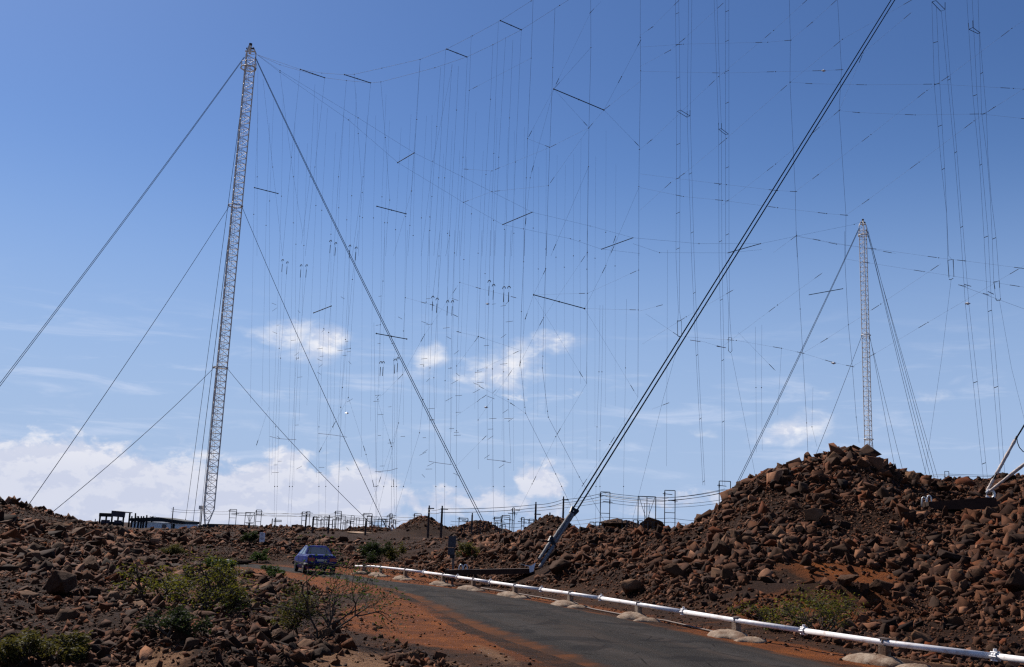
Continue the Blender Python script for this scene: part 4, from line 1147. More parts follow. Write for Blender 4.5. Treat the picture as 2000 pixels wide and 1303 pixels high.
for px in (1804.5, 1815):
    hoop(b2r, at(px, 979 if px < 1810 else 976, RD - .35) - bc, .085, .16, .024)

# ------------------------------------------------------------------ water pipe on its concrete footings
M_pipe = Mat('white_pipe_paint', (.80, .77, .77), .45, 0, .4)
_n = M_pipe.noise(3.5, 6, .7); _n3 = M_pipe.noise(9, 6, .8); M_pipe.color(M_pipe.mix(M_pipe.ramp(_n3, .53, .72), M_pipe.mix(M_pipe.ramp(_n, .48, .8), (.74, .71, .70), (.46, .36, .30)), (.34, .21, .14))); M_pipe = M_pipe.m
M_foot = Mat('footing_concrete', (.5, .42, .34), .95)
_n = M_foot.noise(4, 6, .7); _n2 = M_foot.noise(28, 4, .7)
M_foot.color(M_foot.mix(M_foot.ramp(_n, .3, .7), M_foot.mix(M_foot.ramp(_n2, .4, .7), (.34, .26, .19), (.22, .165, .12)), (.12, .060, .032))); M_foot.bump(_n2, .6, .02); M_foot = M_foot.m
M_saddle = simple('saddle_steel', (.16, .12, .10), .7, .2)
PIPE = [(694, 1106), (729, 1106.5), (792, 1113), (866, 1123), (925, 1132), (1006, 1144), (1058, 1151.5), (1114, 1159.5), (1174, 1168.5), (1247, 1180.5), (1335, 1195), (1438, 1212), (1570, 1232), (1727, 1255), (1944, 1282), (2060, 1297)]
PZ = .36
PP = np.array([onz(x, y, PZ - .12 * max(0, min(1, (800 - x) / 120))) for x, y in PIPE])
dd = PP[-1] - PP[-2]; dd /= np.linalg.norm(dd)
PP = np.vstack([PP, PP[-1] + dd * 9])
pr = empty('water_pipe', (PP[-4][0], PP[-4][1], 0)); tag(pr, 'long white water pipe running along the right side of the road', 'pipe')
o = np.array(pr.location)
PRAD = .053
Lp = np.r_[0, np.cumsum(np.linalg.norm(np.diff(PP, axis=0), axis=1))]
def pipe_at(t): return np.array([np.interp(t, Lp, PP[:, k]) for k in range(3)])
flange_px = [1944, 1570, 1335, 1174, 1058, 960, 895, 830]
support_px = [1727, 1438, 1247, 1114, 1006, 925, 866, 792, 745, 712]
pxs = project(PP)[0]
def t_of(px): return float(np.interp(px, pxs[:len(PIPE)], Lp[:len(PIPE)]))
joints = sorted([0, Lp[-1]] + [t_of(p) for p in flange_px])
for a_, b_ in zip(joints[:-1], joints[1:]):
    ts = np.unique(np.r_[a_, b_, Lp[(Lp > a_) & (Lp < b_)]])
    MB().tube([pipe_at(t) - o for t in ts], PRAD, 14).build('pipe_length', M_pipe, pr, smooth=True)
for p in flange_px:
    t = t_of(p); c = pipe_at(t); d = pipe_at(t + .2) - pipe_at(t - .2); d /= np.linalg.norm(d)
    f_ = MB()
    for s in (-.022, .022): f_.tube([c - o + d * (s - .015), c - o + d * (s + .015)], PRAD * 1.38, 14)
    for k in range(6):
        e = np.array((-d[1], d[0], 0)) * math.cos(k * 1.047) + np.array((0, 0, 1)) * math.sin(k * 1.047)
        f_.tube([c - o + e * PRAD * 1.4 - d * .06, c - o + e * PRAD * 1.4 + d * .06], .013, 5)
    f_.tube([c - o + (0, 0, PRAD * 1.4), c - o + np.array((0, 0, PRAD * 2.2))], .03, 6)
    f_.build('flange', M_pipe, pr)
names = ['nearest concrete footing under the white pipe', 'second nearest concrete footing under the white pipe', 'third nearest concrete footing under the white pipe', 'fourth nearest concrete footing under the white pipe',
         'fifth nearest concrete footing under the white pipe', 'footing of the white pipe below the anchor beam', 'footing of the white pipe left of the anchor beam hoops', 'small footing of the white pipe left of the metal cabinet', 'second farthest footing under the white pipe', 'farthest footing under the white pipe near the car']
for i, p in enumerate(support_px):
    t = t_of(p); c = pipe_at(t); d = pipe_at(t + .2) - pipe_at(t - .2); d /= np.linalg.norm(d)
    gz = hgt(c[0], c[1]); rt = empty('pipe_footing', (c[0], c[1], gz)); tag(rt, names[i], 'footing', 'concrete footings of the white pipe')
    n = np.array((-d[1], d[0], 0)); n /= np.linalg.norm(n); 
    if n[1] > 0: n = -n
    q = random.Random(i)
    # flattened mound of cement, split by a groove
    for s0, lng, off in ((0, .62, -.08), (1, .30, .78)):
        V, Fc = [], []; nu, nv = 22, 8
        for v in range(nv):
            ph = v / (nv - 1) * math.pi / 2
            for u in range(nu):
                th = u * 2 * math.pi / nu
                w_ = 1 + .13 * math.sin(3 * th + i * 1.7) + .08 * math.sin(5 * th + i) + q.uniform(-.09, .09)
                V.append(d * (off + lng * math.cos(th) * math.cos(ph) * w_) + n * (.12 + .40 * math.sin(th) * math.cos(ph) * w_) + np.array((0, 0, -.08 + (.24 - .07 * s0) * math.sin(ph) ** .8 + q.uniform(-.014, .014))))
        for v in range(nv - 1):
            for u in range(nu): Fc.append((v * nu + u, v * nu + (u + 1) % nu, (v + 1) * nu + (u + 1) % nu, (v + 1) * nu + u))
        MB().add(V, Fc).build('cement_mound', M_foot, rt, smooth=True)
    top = c[2] - gz - PRAD
    Mx = np.c_[d, n, (0, 0, 1)]
    MB().box((0, 0, (top + .1) / 2), (.085, .065, max((top - .1) / 2, .03)), M=Mx).build('saddle_block', M_foot, rt)
    st = MB(); st.tube([d * 0 + n * PRAD * 1.15 * math.cos(a_) + np.array((0, 0, top + PRAD + PRAD * 1.15 * math.sin(a_))) for a_ in np.linspace(-.3, math.pi + .3, 11)], .014, 5)
    st.box((0, 0, top + PRAD * 2.3), (.10, .05, .012), M=Mx)
    st.build('strap', M_saddle, rt)
# thin black hose on the verge between road and pipe
hp = [onz(x, y, .03) for x, y in ((940, 1147), (1000, 1157), (1080, 1171), (1160, 1190), (1230, 1203), (1300, 1212), (1380, 1231), (1440, 1244))]
for q in hp: q[2] = hgt(q[0], q[1]) + .03
hr = np.array(hp); MBh = MB().tube(hr - hr[0], .022, 6)
hose = MBh.build('hose', M_saddle, None, hr[0], smooth=True); tag(hose, 'thin dark hose lying along the verge between road and pipe', 'hose')
# short stretch of white pipe far left
p0, p1 = at(422, 1095.5, 62), at(470, 1097, 62)
sp = MB().tube([p0 - p0, p1 - p0], .09, 10).build('pipe_length', M_pipe, empty('water_pipe', p0), smooth=True)
sp.parent.location = p0; tag(sp.parent, 'short stretch of white pipe behind the big thorn bush', 'pipe')

# ------------------------------------------------------------------ blue car
M_blue = Mat('blue_car_paint', (.020, .075, .34), .42, .0, .15); M_blue.b.inputs['Coat Weight'].default_value = .10
M_blue.b.inputs['Coat Roughness'].default_value = .08
_n = M_blue.noise(2.0, 4, .6, 'object'); M_blue.color(M_blue.mix(M_blue.ramp(_n, .4, .7), (.0015, .013, .17), (.001, .008, .11))); M_blue = M_blue.m
M_glass = simple('car_glass', (.10, .11, .12), .08, 0, .1, spec=1.0)
M_tyre = simple('tyre_rubber', (.012, .012, .012), .9)
M_rim = simple('wheel_rim', (.45, .45, .46), .35, .8)
M_bump = simple('bumper_black', (.016, .016, .018), .6)
M_tail = simple('tail_lamp_red', (.30, .012, .008), .25, 0, .2, spec=.7)
M_plate = simple('number_plate_white', (.62, .60, .50), .5)
M_chrome = simple('chrome', (.7, .7, .72), .15, 1.0, .05)
cp = onz(613, 1120, -.10); cp[2] = -.06
car = empty('parked_car', cp, R(20)); car.scale = (.90, .90, .93); tag(car, 'blue saloon car seen from behind on the road', 'car')
def loft(secs, close=True):
    m_ = MB(); V = []; n = len(secs[0])
    for s_ in secs: V += list(s_)
    Fc = []
    for i in range(len(secs) - 1):
        for j in range(n):
            k = (j + 1) % n; Fc.append((i * n + j, i * n + k, (i + 1) * n + k, (i + 1) * n + j))
    Fc.append(tuple(range(n))[::-1]); Fc.append(tuple((len(secs) - 1) * n + j for j in range(n)))
    return m_.add(V, Fc)
def sect(y, w, z0, z1, tuck=.10, cr=.09):
    pts = [(-w + tuck, z0), (w - tuck, z0), (w - .02, z0 + .14), (w, z0 + (z1 - z0) * .5), (w - .03, z1 - cr), (w - cr - .03, z1), (-w + cr + .03, z1), (-w + .03, z1 - cr), (-w, z0 + (z1 - z0) * .5), (-w + .02, z0 + .14)]
    return [(x, y, z) for x, z in pts]
body = loft([sect(-2.12, .70, .36, .86), sect(-2.06, .77, .28, .93), sect(-1.75, .81, .24, .955), sect(-1.0, .83, .22, .95), sect(0, .835, .21, .93), sect(.8, .83, .21, .92), sect(1.3, .82, .22, .88), sect(1.85, .79, .25, .80), sect(2.08, .72, .32, .70)])
body.build('body', M_blue, car)
def gsec(y, wb, wt, zb, zt): return [(-wb, y[0], zb), (wb, y[0], zb), (wt, y[1], zt), (-wt, y[1], zt)]
rb, rt_, fb_, ft = -1.22, -.70, 1.0, .25
zb, zt = .90, 1.31
V = [(-.73, rb, zb), (.73, rb, zb), (.76, fb_, zb), (-.76, fb_, zb), (-.52, rt_, zt), (.52, rt_, zt), (.55, ft, zt), (-.55, ft, zt), (-.46, rt_ + .06, zt + .05), (.46, rt_ + .06, zt + .05), (.49, ft - .06, zt + .05), (-.49, ft - .06, zt + .05)]
MB().add(V, [(0, 1, 5, 4), (1, 2, 6, 5), (2, 3, 7, 6), (3, 0, 4, 7), (4, 5, 9, 8), (5, 6, 10, 9), (6, 7, 11, 10), (7, 4, 8, 11), (8, 9, 10, 11)]).build('cabin', M_blue, car)
def pane(name, quad, inset, off, m_, par=car):
    q = np.array(quad, float); c = q.mean(0); n = np.cross(q[1] - q[0], q[3] - q[0]); n /= np.linalg.norm(n)
    a_ = c + (q - c) * inset
    return MB().add(np.vstack([a_ + n * off, a_ - n * .02]), [(0, 1, 2, 3), (0, 4, 5, 1), (1, 5, 6, 2), (2, 6, 7, 3), (3, 7, 4, 0)]).build(name, m_, par)
pane('rear_window', [V[0], V[1], V[5], V[4]], .86, .008, M_glass)
pane('windscreen', [V[2], V[3], V[7], V[6]], .86, .008, M_glass)
mid = lambda a_, b_, t: tuple(np.array(a_) * (1 - t) + np.array(b_) * t)
for (a_, b_, c_, d_) in ((V[3], V[0], V[4], V[7]), (V[1], V[2], V[6], V[5])):
    for t0, t1 in ((.12, .48), (.52, .90)):
        pane('side_window', [mid(a_, b_, t0), mid(a_, b_, t1), mid(d_, c_, t1), mid(d_, c_, t0)], .86, .008, M_glass)
bump_ = loft([[(-.80, -2.13, z), (.80, -2.13, z), (.83, -1.98, z), (-.83, -1.98, z)] for z in (.36, .54)]); 
rb_ = MB(); rb_.tube([(-.84, -1.80, .45), (-.80, -2.12, .45), (-.5, -2.19, .45), (.5, -2.19, .45), (.80, -2.12, .45), (.84, -1.80, .45)], .085, 8); rb_.build('rear_bumper', M_bump, car)
fbp = MB(); fbp.tube([(-.82, 1.8, .42), (-.76, 2.10, .42), (.76, 2.10, .42), (.82, 1.8, .42)], .085, 8); fbp.build('front_bumper', M_bump, car)
for s in (-1, 1):
    tl = MB().box((s * .56, -2.115, .71), (.17, .03, .085)).build('tail_lamp', M_tail, car)
    MB().box((s * .55, 2.06, .60), (.16, .03, .07)).build('headlamp', M_chrome, car)
    MB().tube([(s * .84, .62, .97), (s * .98, .64, .98)], .06, 6).build('door_mirror', M_bump, car)
    MB().box((s * .835, -.05, .74), (.012, .07, .014)).box((s * .835, -1.0, .74), (.012, .07, .014)).build('door_handle', M_chrome, car)
    MB().box((s * .838, -.2, .50), (.012, 1.2, .025)).build('side_strip', M_bump, car)
    for yy in (-1.28, 1.32):
        w_ = empty('wheel', (s * .74, yy, .30)); w_.parent = car
        prof = [(-.095, .20), (-.095, .27), (-.07, .30), (.07, .30), (.095, .27), (.095, .20)]
        V2, F2 = [], []
        for k in range(20):
            a_ = k * math.pi / 10
            for x_, r__ in prof: V2.append((x_, math.cos(a_) * r__, math.sin(a_) * r__))
        for k in range(20):
            for j in range(5): F2.append((k * 6 + j, k * 6 + j + 1, ((k + 1) % 20) * 6 + j + 1, ((k + 1) % 20) * 6 + j))
        MB().add(V2, F2).build('tyre', M_tyre, w_)
        MB().tube([(-.08, 0, 0), (.08, 0, 0)], .205, 16).tube([(-.1, 0, 0), (.1, 0, 0)], .06, 8).build('rim', M_rim, w_)
MB().box((0, -2.125, .68), (.25, .012, .055)).build('number_plate', M_plate, car)
MB().tube([(-.45, -2.0, .24), (-.45, -2.2, .23)], .025, 6).build('exhaust_pipe', M_bump, car)

# ------------------------------------------------------------------ signs, cabinet
M_sign = simple('sign_white', (.85, .84, .86), .6)
M_signtxt = simple('sign_lettering', (.07, .07, .10), .7)
sp_ = ground_at(511, 1064, 40); Ds = sp_[1]; k_ = Ds / F
sg = empty('notice_sign', sp_); tag(sg, 'small white notice sign among the rocks left of the car', 'sign')
hs = 21 * k_; ws = 5.0 * k_
MB().box((0, 0, hs * .62), (ws, .02, hs * .42)).build('sign_board', M_sign, sg)
MB().box((0, .04, hs * .3), (.03, .02, hs * .5)).build('post', M_saddle, sg)
for j, wd in enumerate((.7, .55, .75, .5, .65, .45)):
    MB().box((0, -.023, hs * (.93 - .105 * j)), (ws * wd, .004, hs * .018)).build('text_line', M_signtxt, sg)
M_cab = simple('cabinet_grey', (.045, .048, .060), .6)
cp_ = at(881, 1104, 44); cp_[2] = hgt(cp_[0], cp_[1])
k_ = 44 / F; zt_ = at(881, 1047, 44)[2] - cp_[2]
cb = empty('electric_cabinet', cp_); tag(cb, 'dark grey metal cabinet on a post beside the far pipe', 'cabinet')
MB().box((0, 0, zt_ - 10.5 * k_), (7.2 * k_, .10, 10.5 * k_)).build('upper_box', M_cab, cb)
MB().box((-.02, 0, zt_ - 28.5 * k_), (6.0 * k_, .09, 6.3 * k_)).build('lower_box', M_cab, cb)
MB().box((.08, .02, zt_ * .3), (.05, .04, zt_ * .36)).build('post', M_saddle, cb)
MB().box((-.12, .02, zt_ * .12), (.03, .03, zt_ * .2)).build('post', M_saddle, cb)
MB().box((0, -.11, zt_ - 10.5 * k_), (6.4 * k_, .012, 9.4 * k_)).build('cabinet_door', M_cab, cb)
MB().tube([(0.02, -.02, zt_ - 42 * k_), (.02, -.02, zt_ - 36 * k_)], .09, 8).build('cable_drum', M_blk, cb)
# ------------------------------------------------------------------ feeder frames, poles and lines far back
M_frame = simple('frame_steel', (.055, .050, .055), .7, .2)
M_pole = simple('timber_pole', (.060, .036, .030), .9)
M_line = simple('power_line', (.05, .052, .065), .6)
def base_at(px, py, d):
    p = at(px, py, d); z = hgt(p[0], p[1]); return np.array((p[0], p[1], z))
def hframe(x0, x1, ytop, d, label, bars=(.55,), group='feeder frames', r=.045, lintels=True, box=False):
    xm = (x0 + x1) / 2; yb = at(xm, 1035, d)
    b_ = base_at(xm, 1035, d); h_ = at(xm, ytop, d)[2] - b_[2]; w = (x1 - x0) * d / F / 2
    rt = empty('feeder_gantry', b_); tag(rt, label, 'frame', group)
    for s in (-1, 1): MB().tube([(s * w, 0, -.4), (s * w, 0, h_)], r, 6).build('post', M_frame, rt)
    MB().tube([(-w, 0, h_), (w, 0, h_)], r * .9, 5).build('crossbar', M_frame, rt)
    for t in bars: MB().tube([(-w, 0, h_ * t), (w, 0, h_ * t)], r * .7, 5).build('crossbar', M_frame, rt)
    if lintels:
        for s, t in ((-1, .93), (1, .80)):
            MB().tube([(s * w - .45 - .25 * s, -.05, h_ * t), (s * w + .55 - .25 * s, .35, h_ * t - .05)], r * .8, 5).build('bracket', M_frame, rt)
            MB().tube([(s * w, 0, h_ * t - .22), (s * w, 0, h_ * t + .18)], r * 1.5, 6).build('insulator', M_ins, rt)
    if box:
        for s in (-1, 1):
            MB().tube([(s * w * .92, 0, h_), (0, 0, h_ * .45)], r * .5, 4).build('brace', M_frame, rt)
            MB().tube([(s * w * .26, 0, h_ * .85), (s * w * .26, 0, h_ * .42)], r * .5, 4).build('brace', M_frame, rt)
        MB().tube([(0, 0, -.4), (0, 0, h_)], r * .9, 6).build('post', M_frame, rt)
        MB().tube([(-w * .72, 0, h_ * .36), (w * .72, 0, h_ * .36)], r * .9, 5).build('crossbar', M_frame, rt)
        MB().box((0, -.06, h_ * .17), (w * .17, .12, h_ * .19)).build('transformer_box', M_blk, rt)
    return rt
def pole(x, ytop, d, label, r=.09, arms=(), group='poles along the feeder line'):
    b_ = base_at(x, 1040, d); h_ = at(x, ytop, d)[2] - b_[2]
    # keep the pole under the pixel column at its top
    rt = empty('line_pole', b_); tag(rt, label, 'pole', group)
    MB().tube([(0, 0, -.5), (0, 0, h_)], [r * 1.1, r * .85], 7).build('post', M_pole, rt)
    for t, l_ in arms: MB().tube([(-l_ * .25, 0, h_ * t), (l_, 0, h_ * t)], .05, 5).build('cross_arm', M_pole, rt)
    MB().tube([(0, 0, h_), (0, 0, h_ + .22)], .07, 6).build('insulator', M_ins, rt)
    return rt
hframe(1172, 1190, 961, 105, 'tall feeder frame just right of the grey anchor stay')
hframe(1298, 1318, 958, 105, 'tall feeder frame right of the transformer cage')
hframe(1405, 1427, 940, 108, 'tall feeder frame at the left shoulder of the right-hand mound')
hframe(1246, 1280, 970, 98, 'wide feeder cage with hanging transformer box above the bank', (), box=True, lintels=False)
hframe(1850, 1858, 921, 150, 'small frame top showing over the right-hand mound', ())
hframe(446, 459, 995, 150, 'feeder frame nearest right of the left mast')
hframe(477, 495, 1001, 150, 'trussed feeder cage second right of the left mast', (.4,), box=True, lintels=False)
hframe(498, 508, 996, 150, 'narrow feeder frame third right of the left mast', (.4, .75))
hframe(588, 597, 1000, 145, 'feeder frame at the left end of the dense row', (.5,))
hframe(597, 603, 999, 152, 'narrow twin frame beside the dense row left end', (.8,))
hframe(653, 664.5, 998.5, 140, 'tallest feeder frame of the dense row above the car', (.62,))
hframe(709, 725, 1003, 140, 'wide feeder frame in the right half of the dense row', (.62,))
hframe(760, 764.5, 1003.5, 140, 'narrow frame at the foot of the left mast guy cables', (.7, .4))
hframe(808, 821, 1003.5, 125, 'frame top standing on the first dark heap', ())
hframe(980, 995, 1007, 120, 'feeder frame right of the second dark heap', (.55,))
hframe(965, 978, 1010.5, 122, 'frame right beside the second dark heap', (.6,))
hframe(1000, 1003.5, 992, 115, 'tall narrow frame between the two middle heaps', (.85, .55))
hframe(1018, 1023, 1011, 120, 'short frame left of the third heap', (.6,))
hframe(896, 913, 1012, 122, 'frame on the left slope of the second dark heap', (.7,))
hframe(926, 946, 1020, 120, 'low frame on top of the second dark heap', (.5,))
hframe(1033, 1042, 1014, 130, 'short frame behind the third heap', ())
q = random.Random(9)
for k in range(22):
    x = 612 + k * 7.4 + q.uniform(-2, 2)
    if 700 < x < 712: continue
    hframe(x, x + q.uniform(3.5, 8), 1007 + q.uniform(0, 11), 132 + q.uniform(0, 30), 'thin dark feeder frame in the dense row between car and first heap', (q.uniform(.4, .8),), 'dense row of feeder frames', .04, lintels=(k % 3 == 0))
for k in range(12):
    x = 900 + k * 7.5 + q.uniform(-2, 2)
    hframe(x, x + q.uniform(4, 8), 1019 + q.uniform(0, 10), 108 + q.uniform(0, 8), 'thin rusty frame in front of the second dark heap', (q.uniform(.5, .8),), 'frames before the second heap', .035, lintels=False)
for k in range(13):
    x = 1152 + k * 10.5 + q.uniform(-2, 2)
    hframe(x, x + 8, 1015 + q.uniform(0, 5), 80, 'low rusty frame along the heap behind the bank', (.6,), 'frames along the third heap', .03, lintels=False)
for x, y, d, lab, arms in ((334, 993, 170, 'thin pole left of the left mast', ()), (391, 998, 172, 'short pole at the foot of the left mast', ()), (530, 1016, 150, 'first of two short poles left of the dense row', ()),
        (536, 1014, 148, 'short pole with cross arms left of the dense row', ((.9, .9), (.75, .9))), (596, 1009, 120, 'leftmost dark pole of the dense row', ()), (610, 1013, 112, 'second dark pole of the dense row', ()),
        (641, 1010, 115, 'third dark pole of the dense row', ()), (713.5, 1018, 108, 'short dark pole below the dense row', ()), (836, 992, 96, 'left one of two tall poles in front of the first heap', ((.985, .45),)), (861.5, 993, 90, 'right one of two tall poles in front of the first heap', ((.98, .5),)),
        (921, 1006, 110, 'dark pole on the left slope of the second heap', ()), (1045, 985, 100, 'dark pole left of the third heap', ((.6, .5),)), (1099, 974, 104, 'thin pole on the third heap left of the anchor stay', ((.97, .5),)), (1073, 1006, 95, 'stub pole on the crest of the third heap', ())):
    pole(x, y, d, lab, .10 if d < 125 else .085, arms)
def power(pts, label, twin=.25, r=.022, sag=.12):
    P = [at(*p) for p in pts]; o = P[0]; rt = empty('power_line', o); tag(rt, label, 'power line', 'overhead lines')
    for s in ((0,) if not twin else (0, 1)):
        L_ = []
        for a_, b_ in zip(P[:-1], P[1:]): L_ += list(sag_line(a_, b_, sag, 8))[:-1]
        L_.append(P[-1]); L_ = np.array(L_) - np.array((0, 0, twin * s))
        MB().tube(L_ - o, r, 4, False).build('line_wire', M_line, rt)
power([(836, 994, 96), (861.5, 994, 90), (1045, 986, 100), (1099, 976, 104), (1181, 962, 105), (1308, 972, 105), (1416, 955, 108)], 'twin overhead line from the two tall poles to the right frames', .3)
power([(1181, 964, 105), (1263, 973, 98), (1308, 972, 105), (1416, 957, 108), (1560, 935, 125)], 'overhead line between the tall frames right of the anchor stay', .25)
power([(1000, 996, 115), (1181, 975, 105), (1308, 985, 105), (1416, 975, 108)], 'lower overhead line behind the anchor stay', .3, .018)
power([(334, 994, 170), (391, 997, 172), (452, 999, 150), (503, 1001, 150), (592, 1003, 145), (659, 1003, 140), (717, 1008, 140), (762, 1008, 140), (815, 1010, 128)], 'overhead line from the thin pole past the left mast to the first heap', .35, .022)
power([(452, 1002, 150), (560, 1003, 150), (655, 1006, 140), (720, 1012, 140), (770, 1014, 140)], 'second overhead line above the dense row of frames', .25, .020)
power([(880, 1018, 122), (930, 1016, 122), (980, 1020, 120), (1020, 1022, 120), (1090, 1018, 122), (1180, 1010, 105), (1310, 1012, 105), (1410, 1018, 108)], 'lowest overhead line across the middle heaps', .4, .02)
power([(1700, 930, 170), (1854, 926, 150), (2060, 928, 150)], 'overhead line passing behind the right-hand mound', .2, .025)
# rack of cross wires in the dense row
power([(610, 1015, 138), (680, 1014, 138), (760, 1018, 138)], 'third overhead line low in the dense row of frames', .5, .022)

# ------------------------------------------------------------------ buildings on the left
M_white = simple('limewash_white', (.84, .84, .84), .9, 0, .06, .6)
M_roof = simple('dark_roofing', (.020, .022, .026), .8)
M_wood = simple('dark_timber', (.016, .013, .014), .9)
M_panel = simple('shed_panel', (.05, .04, .055), .8)
BD = 190.0
def PB(px, py, d=BD): return at(px, py, d)
k_ = BD / F
b_ = PB(308, 1034); b_[2] = hgt(b_[0], b_[1]) - .2
w1 = empty('low_building', b_); tag(w1, 'low white building with dark flat roof left of the left mast', 'building')
zr = PB(308, 1020)[2] - b_[2]; ztop = PB(308, 1013)[2] - b_[2]
MB().box((0, 4, zr / 2), (51 * k_, 4, zr / 2)).build('wall', M_white, w1)
xl, xr = -54 * k_, 52 * k_
zl, zm, zr2 = ztop - .1, ztop + .25, zr - .05
V = [(xl, -.5, zl - .5), (0, -.5, zm - .75), (xr, -.5, zr2 - .1), (xr, -.5, zr2 + .38), (0, -.5, zm), (xl, -.5, zl)]
V = V + [(x, 8.5, z) for x, y, z in V]
MB().add(V, [(0, 1, 4, 5), (1, 2, 3, 4), (7, 6, 11, 10), (8, 7, 10, 9), (5, 4, 10, 11), (4, 3, 9, 10), (2, 8, 9, 3), (6, 0, 5, 11), (0, 6, 7, 1), (1, 7, 8, 2)]).build('roof', M_roof, w1)
MB().box((12 * k_, -.03, zr * .45), (4 * k_, .06, zr * .3)).build('window', M_glass, w1)
MB().box((30 * k_, -.03, zr * .42), (2.2 * k_, .06, zr * .42)).build('door', M_wood, w1)
b_ = PB(448, 1040); b_[2] = hgt(b_[0], b_[1]) - .2
w2 = empty('low_building', b_); tag(w2, 'low dark-roofed building in front of the foot of the left mast', 'building')
zr = PB(448, 1033)[2] - b_[2]; zt2 = PB(448, 1024)[2] - b_[2]
MB().box((0, 4, zr / 2), (50 * k_, 4, zr / 2)).build('wall', M_white, w2)
V = [(-58 * k_, -.6, zr - .25), (56 * k_, -.6, zr - .2), (56 * k_, -.6, zr + .1), (28 * k_, -.6, zt2), (-40 * k_, -.6, zt2 - .05), (-58 * k_, -.6, zr + .3)]
V = V + [(x, 8.6, z + .05) for x, y, z in V]
MB().add(V, [(0, 1, 2, 3, 4, 5), (11, 10, 9, 8, 7, 6), (0, 6, 7, 1), (1, 7, 8, 2), (2, 8, 9, 3), (3, 9, 10, 4), (4, 10, 11, 5), (5, 11, 6, 0)]).build('roof', M_roof, w2)
MB().box((-14 * k_, -.03, zr * .45), (3 * k_, .06, zr * .3)).build('window', M_glass, w2)
MB().box((-38 * k_, -.03, zr * .42), (2.2 * k_, .06, zr * .42)).build('door', M_wood, w2)
# open shed with a slanting roof panel
b_ = PB(218, 1028); b_[2] = hgt(b_[0], b_[1]) - .2
s_ = empty('open_shed', b_); tag(s_, 'dark open timber shed with raised roof panel, far left skyline', 'shed')
zz = lambda py: PB(218, py)[2] - b_[2]
for x, yt in ((-24, 1004), (-1, 1000), (21, 999)):
    MB().box((x * k_, 0, zz(yt) / 2), (1.3 * k_, .12, zz(yt) / 2)).build('post', M_wood, s_)
    MB().box((x * k_, 3.0, zz(yt) / 2), (1.3 * k_, .12, zz(yt) / 2)).build('post', M_wood, s_)
MB().box((11 * k_, -.2, zz(1004)), (13 * k_, .15, 5.2 * k_), M=np.array(Matrix.Rotation(.06, 3, 'Y'))).build('fascia', M_panel, s_)
MB().box((-13 * k_, -.1, zz(1006.5)), (12.5 * k_, .12, 3.2 * k_)).build('fascia', M_wood, s_)
MB().box((11 * k_, 1.6, zz(999)), (13 * k_, 1.9, .08), M=np.array(Matrix.Rotation(.06, 3, 'Y'))).build('roof', M_panel, s_)
MB().box((-13 * k_, 1.6, zz(1003.5)), (12.5 * k_, 1.7, .08)).build('roof', M_wood, s_)
MB().box((0, .2, zz(1022.5)), (22 * k_, .1, 3.4 * k_)).build('low_wall', M_wood, s_)
for x in (-17, -8, 8, 15): MB().box((x * k_, -.05, zz(1019)), (3.6 * k_, .12, 3.0 * k_)).build('slat_panel', M_panel, s_)
for i, (x, yt) in enumerate(((256, 1008), (262.5, 1002), (269, 1008), (274.5, 1008), (279, 1008), (285, 1006))):
    b_ = PB(x, 1030, 186); b_[2] = hgt(b_[0], b_[1]); hh = PB(x, yt, 186)[2] - b_[2]
    r_ = empty('candle_cactus', b_); tag(r_, ('tallest' if i == 1 else ['first', '', 'third', 'fourth', 'fifth', 'last'][i]) + ' dark candle cactus in the row beside the open shed, counted from it', 'cactus', 'candle cacti')
    MB().tube([(0, 0, -.2), (.03, 0, hh * .5), (-.05, 0, hh)], [.16, .17, .12], 7).build('stem', M_wood, r_)
    MB().tube([(0, 0, hh * .5), (.28, 0, hh * .56), (.30, 0, hh * .8)], .08, 6).build('arm', M_wood, r_)
# small palm behind the roof
M_palm = simple('palm_frond', (.055, .06, .028), .8)
b_ = PB(295, 1030, 205); b_[2] = hgt(b_[0], b_[1]); zc = PB(295, 1013, 205)[2] - b_[2]
pm = empty('palm_tree', b_); tag(pm, 'small palm showing above the white building roof', 'palm')
MB().tube([(0, 0, 0), (.05, 0, zc * .5), (0, 0, zc)], [.22, .16, .18], 7).build('trunk', M_wood, pm)
q = random.Random(3); cr_ = MB()
for k in range(40):
    a_ = q.uniform(0, 6.28); L_ = q.uniform(.8, 1.35); up = q.uniform(.1, 1.2)
    d = np.array((math.cos(a_), math.sin(a_), 0)); n = np.array((-d[1], d[0], 0)) * .10
    c = [np.array((0, 0, zc)) + d * L_ * t + np.array((0, 0, up * t - 1.1 * t * t * L_ * .6)) for t in (0, .35, .7, 1)]
    for j in range(3): cr_.add([c[j] - n * (1.2 - j * .3), c[j] + n * (1.2 - j * .3), c[j + 1] + n * (.9 - j * .3), c[j + 1] - n * (.9 - j * .3)], [(0, 1, 2, 3)])
cr_.build('crown', M_palm, pm)
# low rail at the far left
p0, p1 = at(112, 1022, 150), at(182, 1023, 150)
rl = empty('guard_rail', p0); tag(rl, 'thin pale rail on the skyline left of the open shed', 'rail')
MB().tube([p0 - p0, p1 - p0], .05, 5).build('rail', M_hoop, rl)
for t in (.05, .5, .95):
    p = (p1 - p0) * t; MB().tube([p, p - np.array((0, 0, 1.0))], .05, 5).build('post', M_hoop, rl)
b_ = PB(183, 1028, 180); b_[2] = hgt(b_[0], b_[1])
pole(183.5, 1016, 180, 'short post left of the open shed')
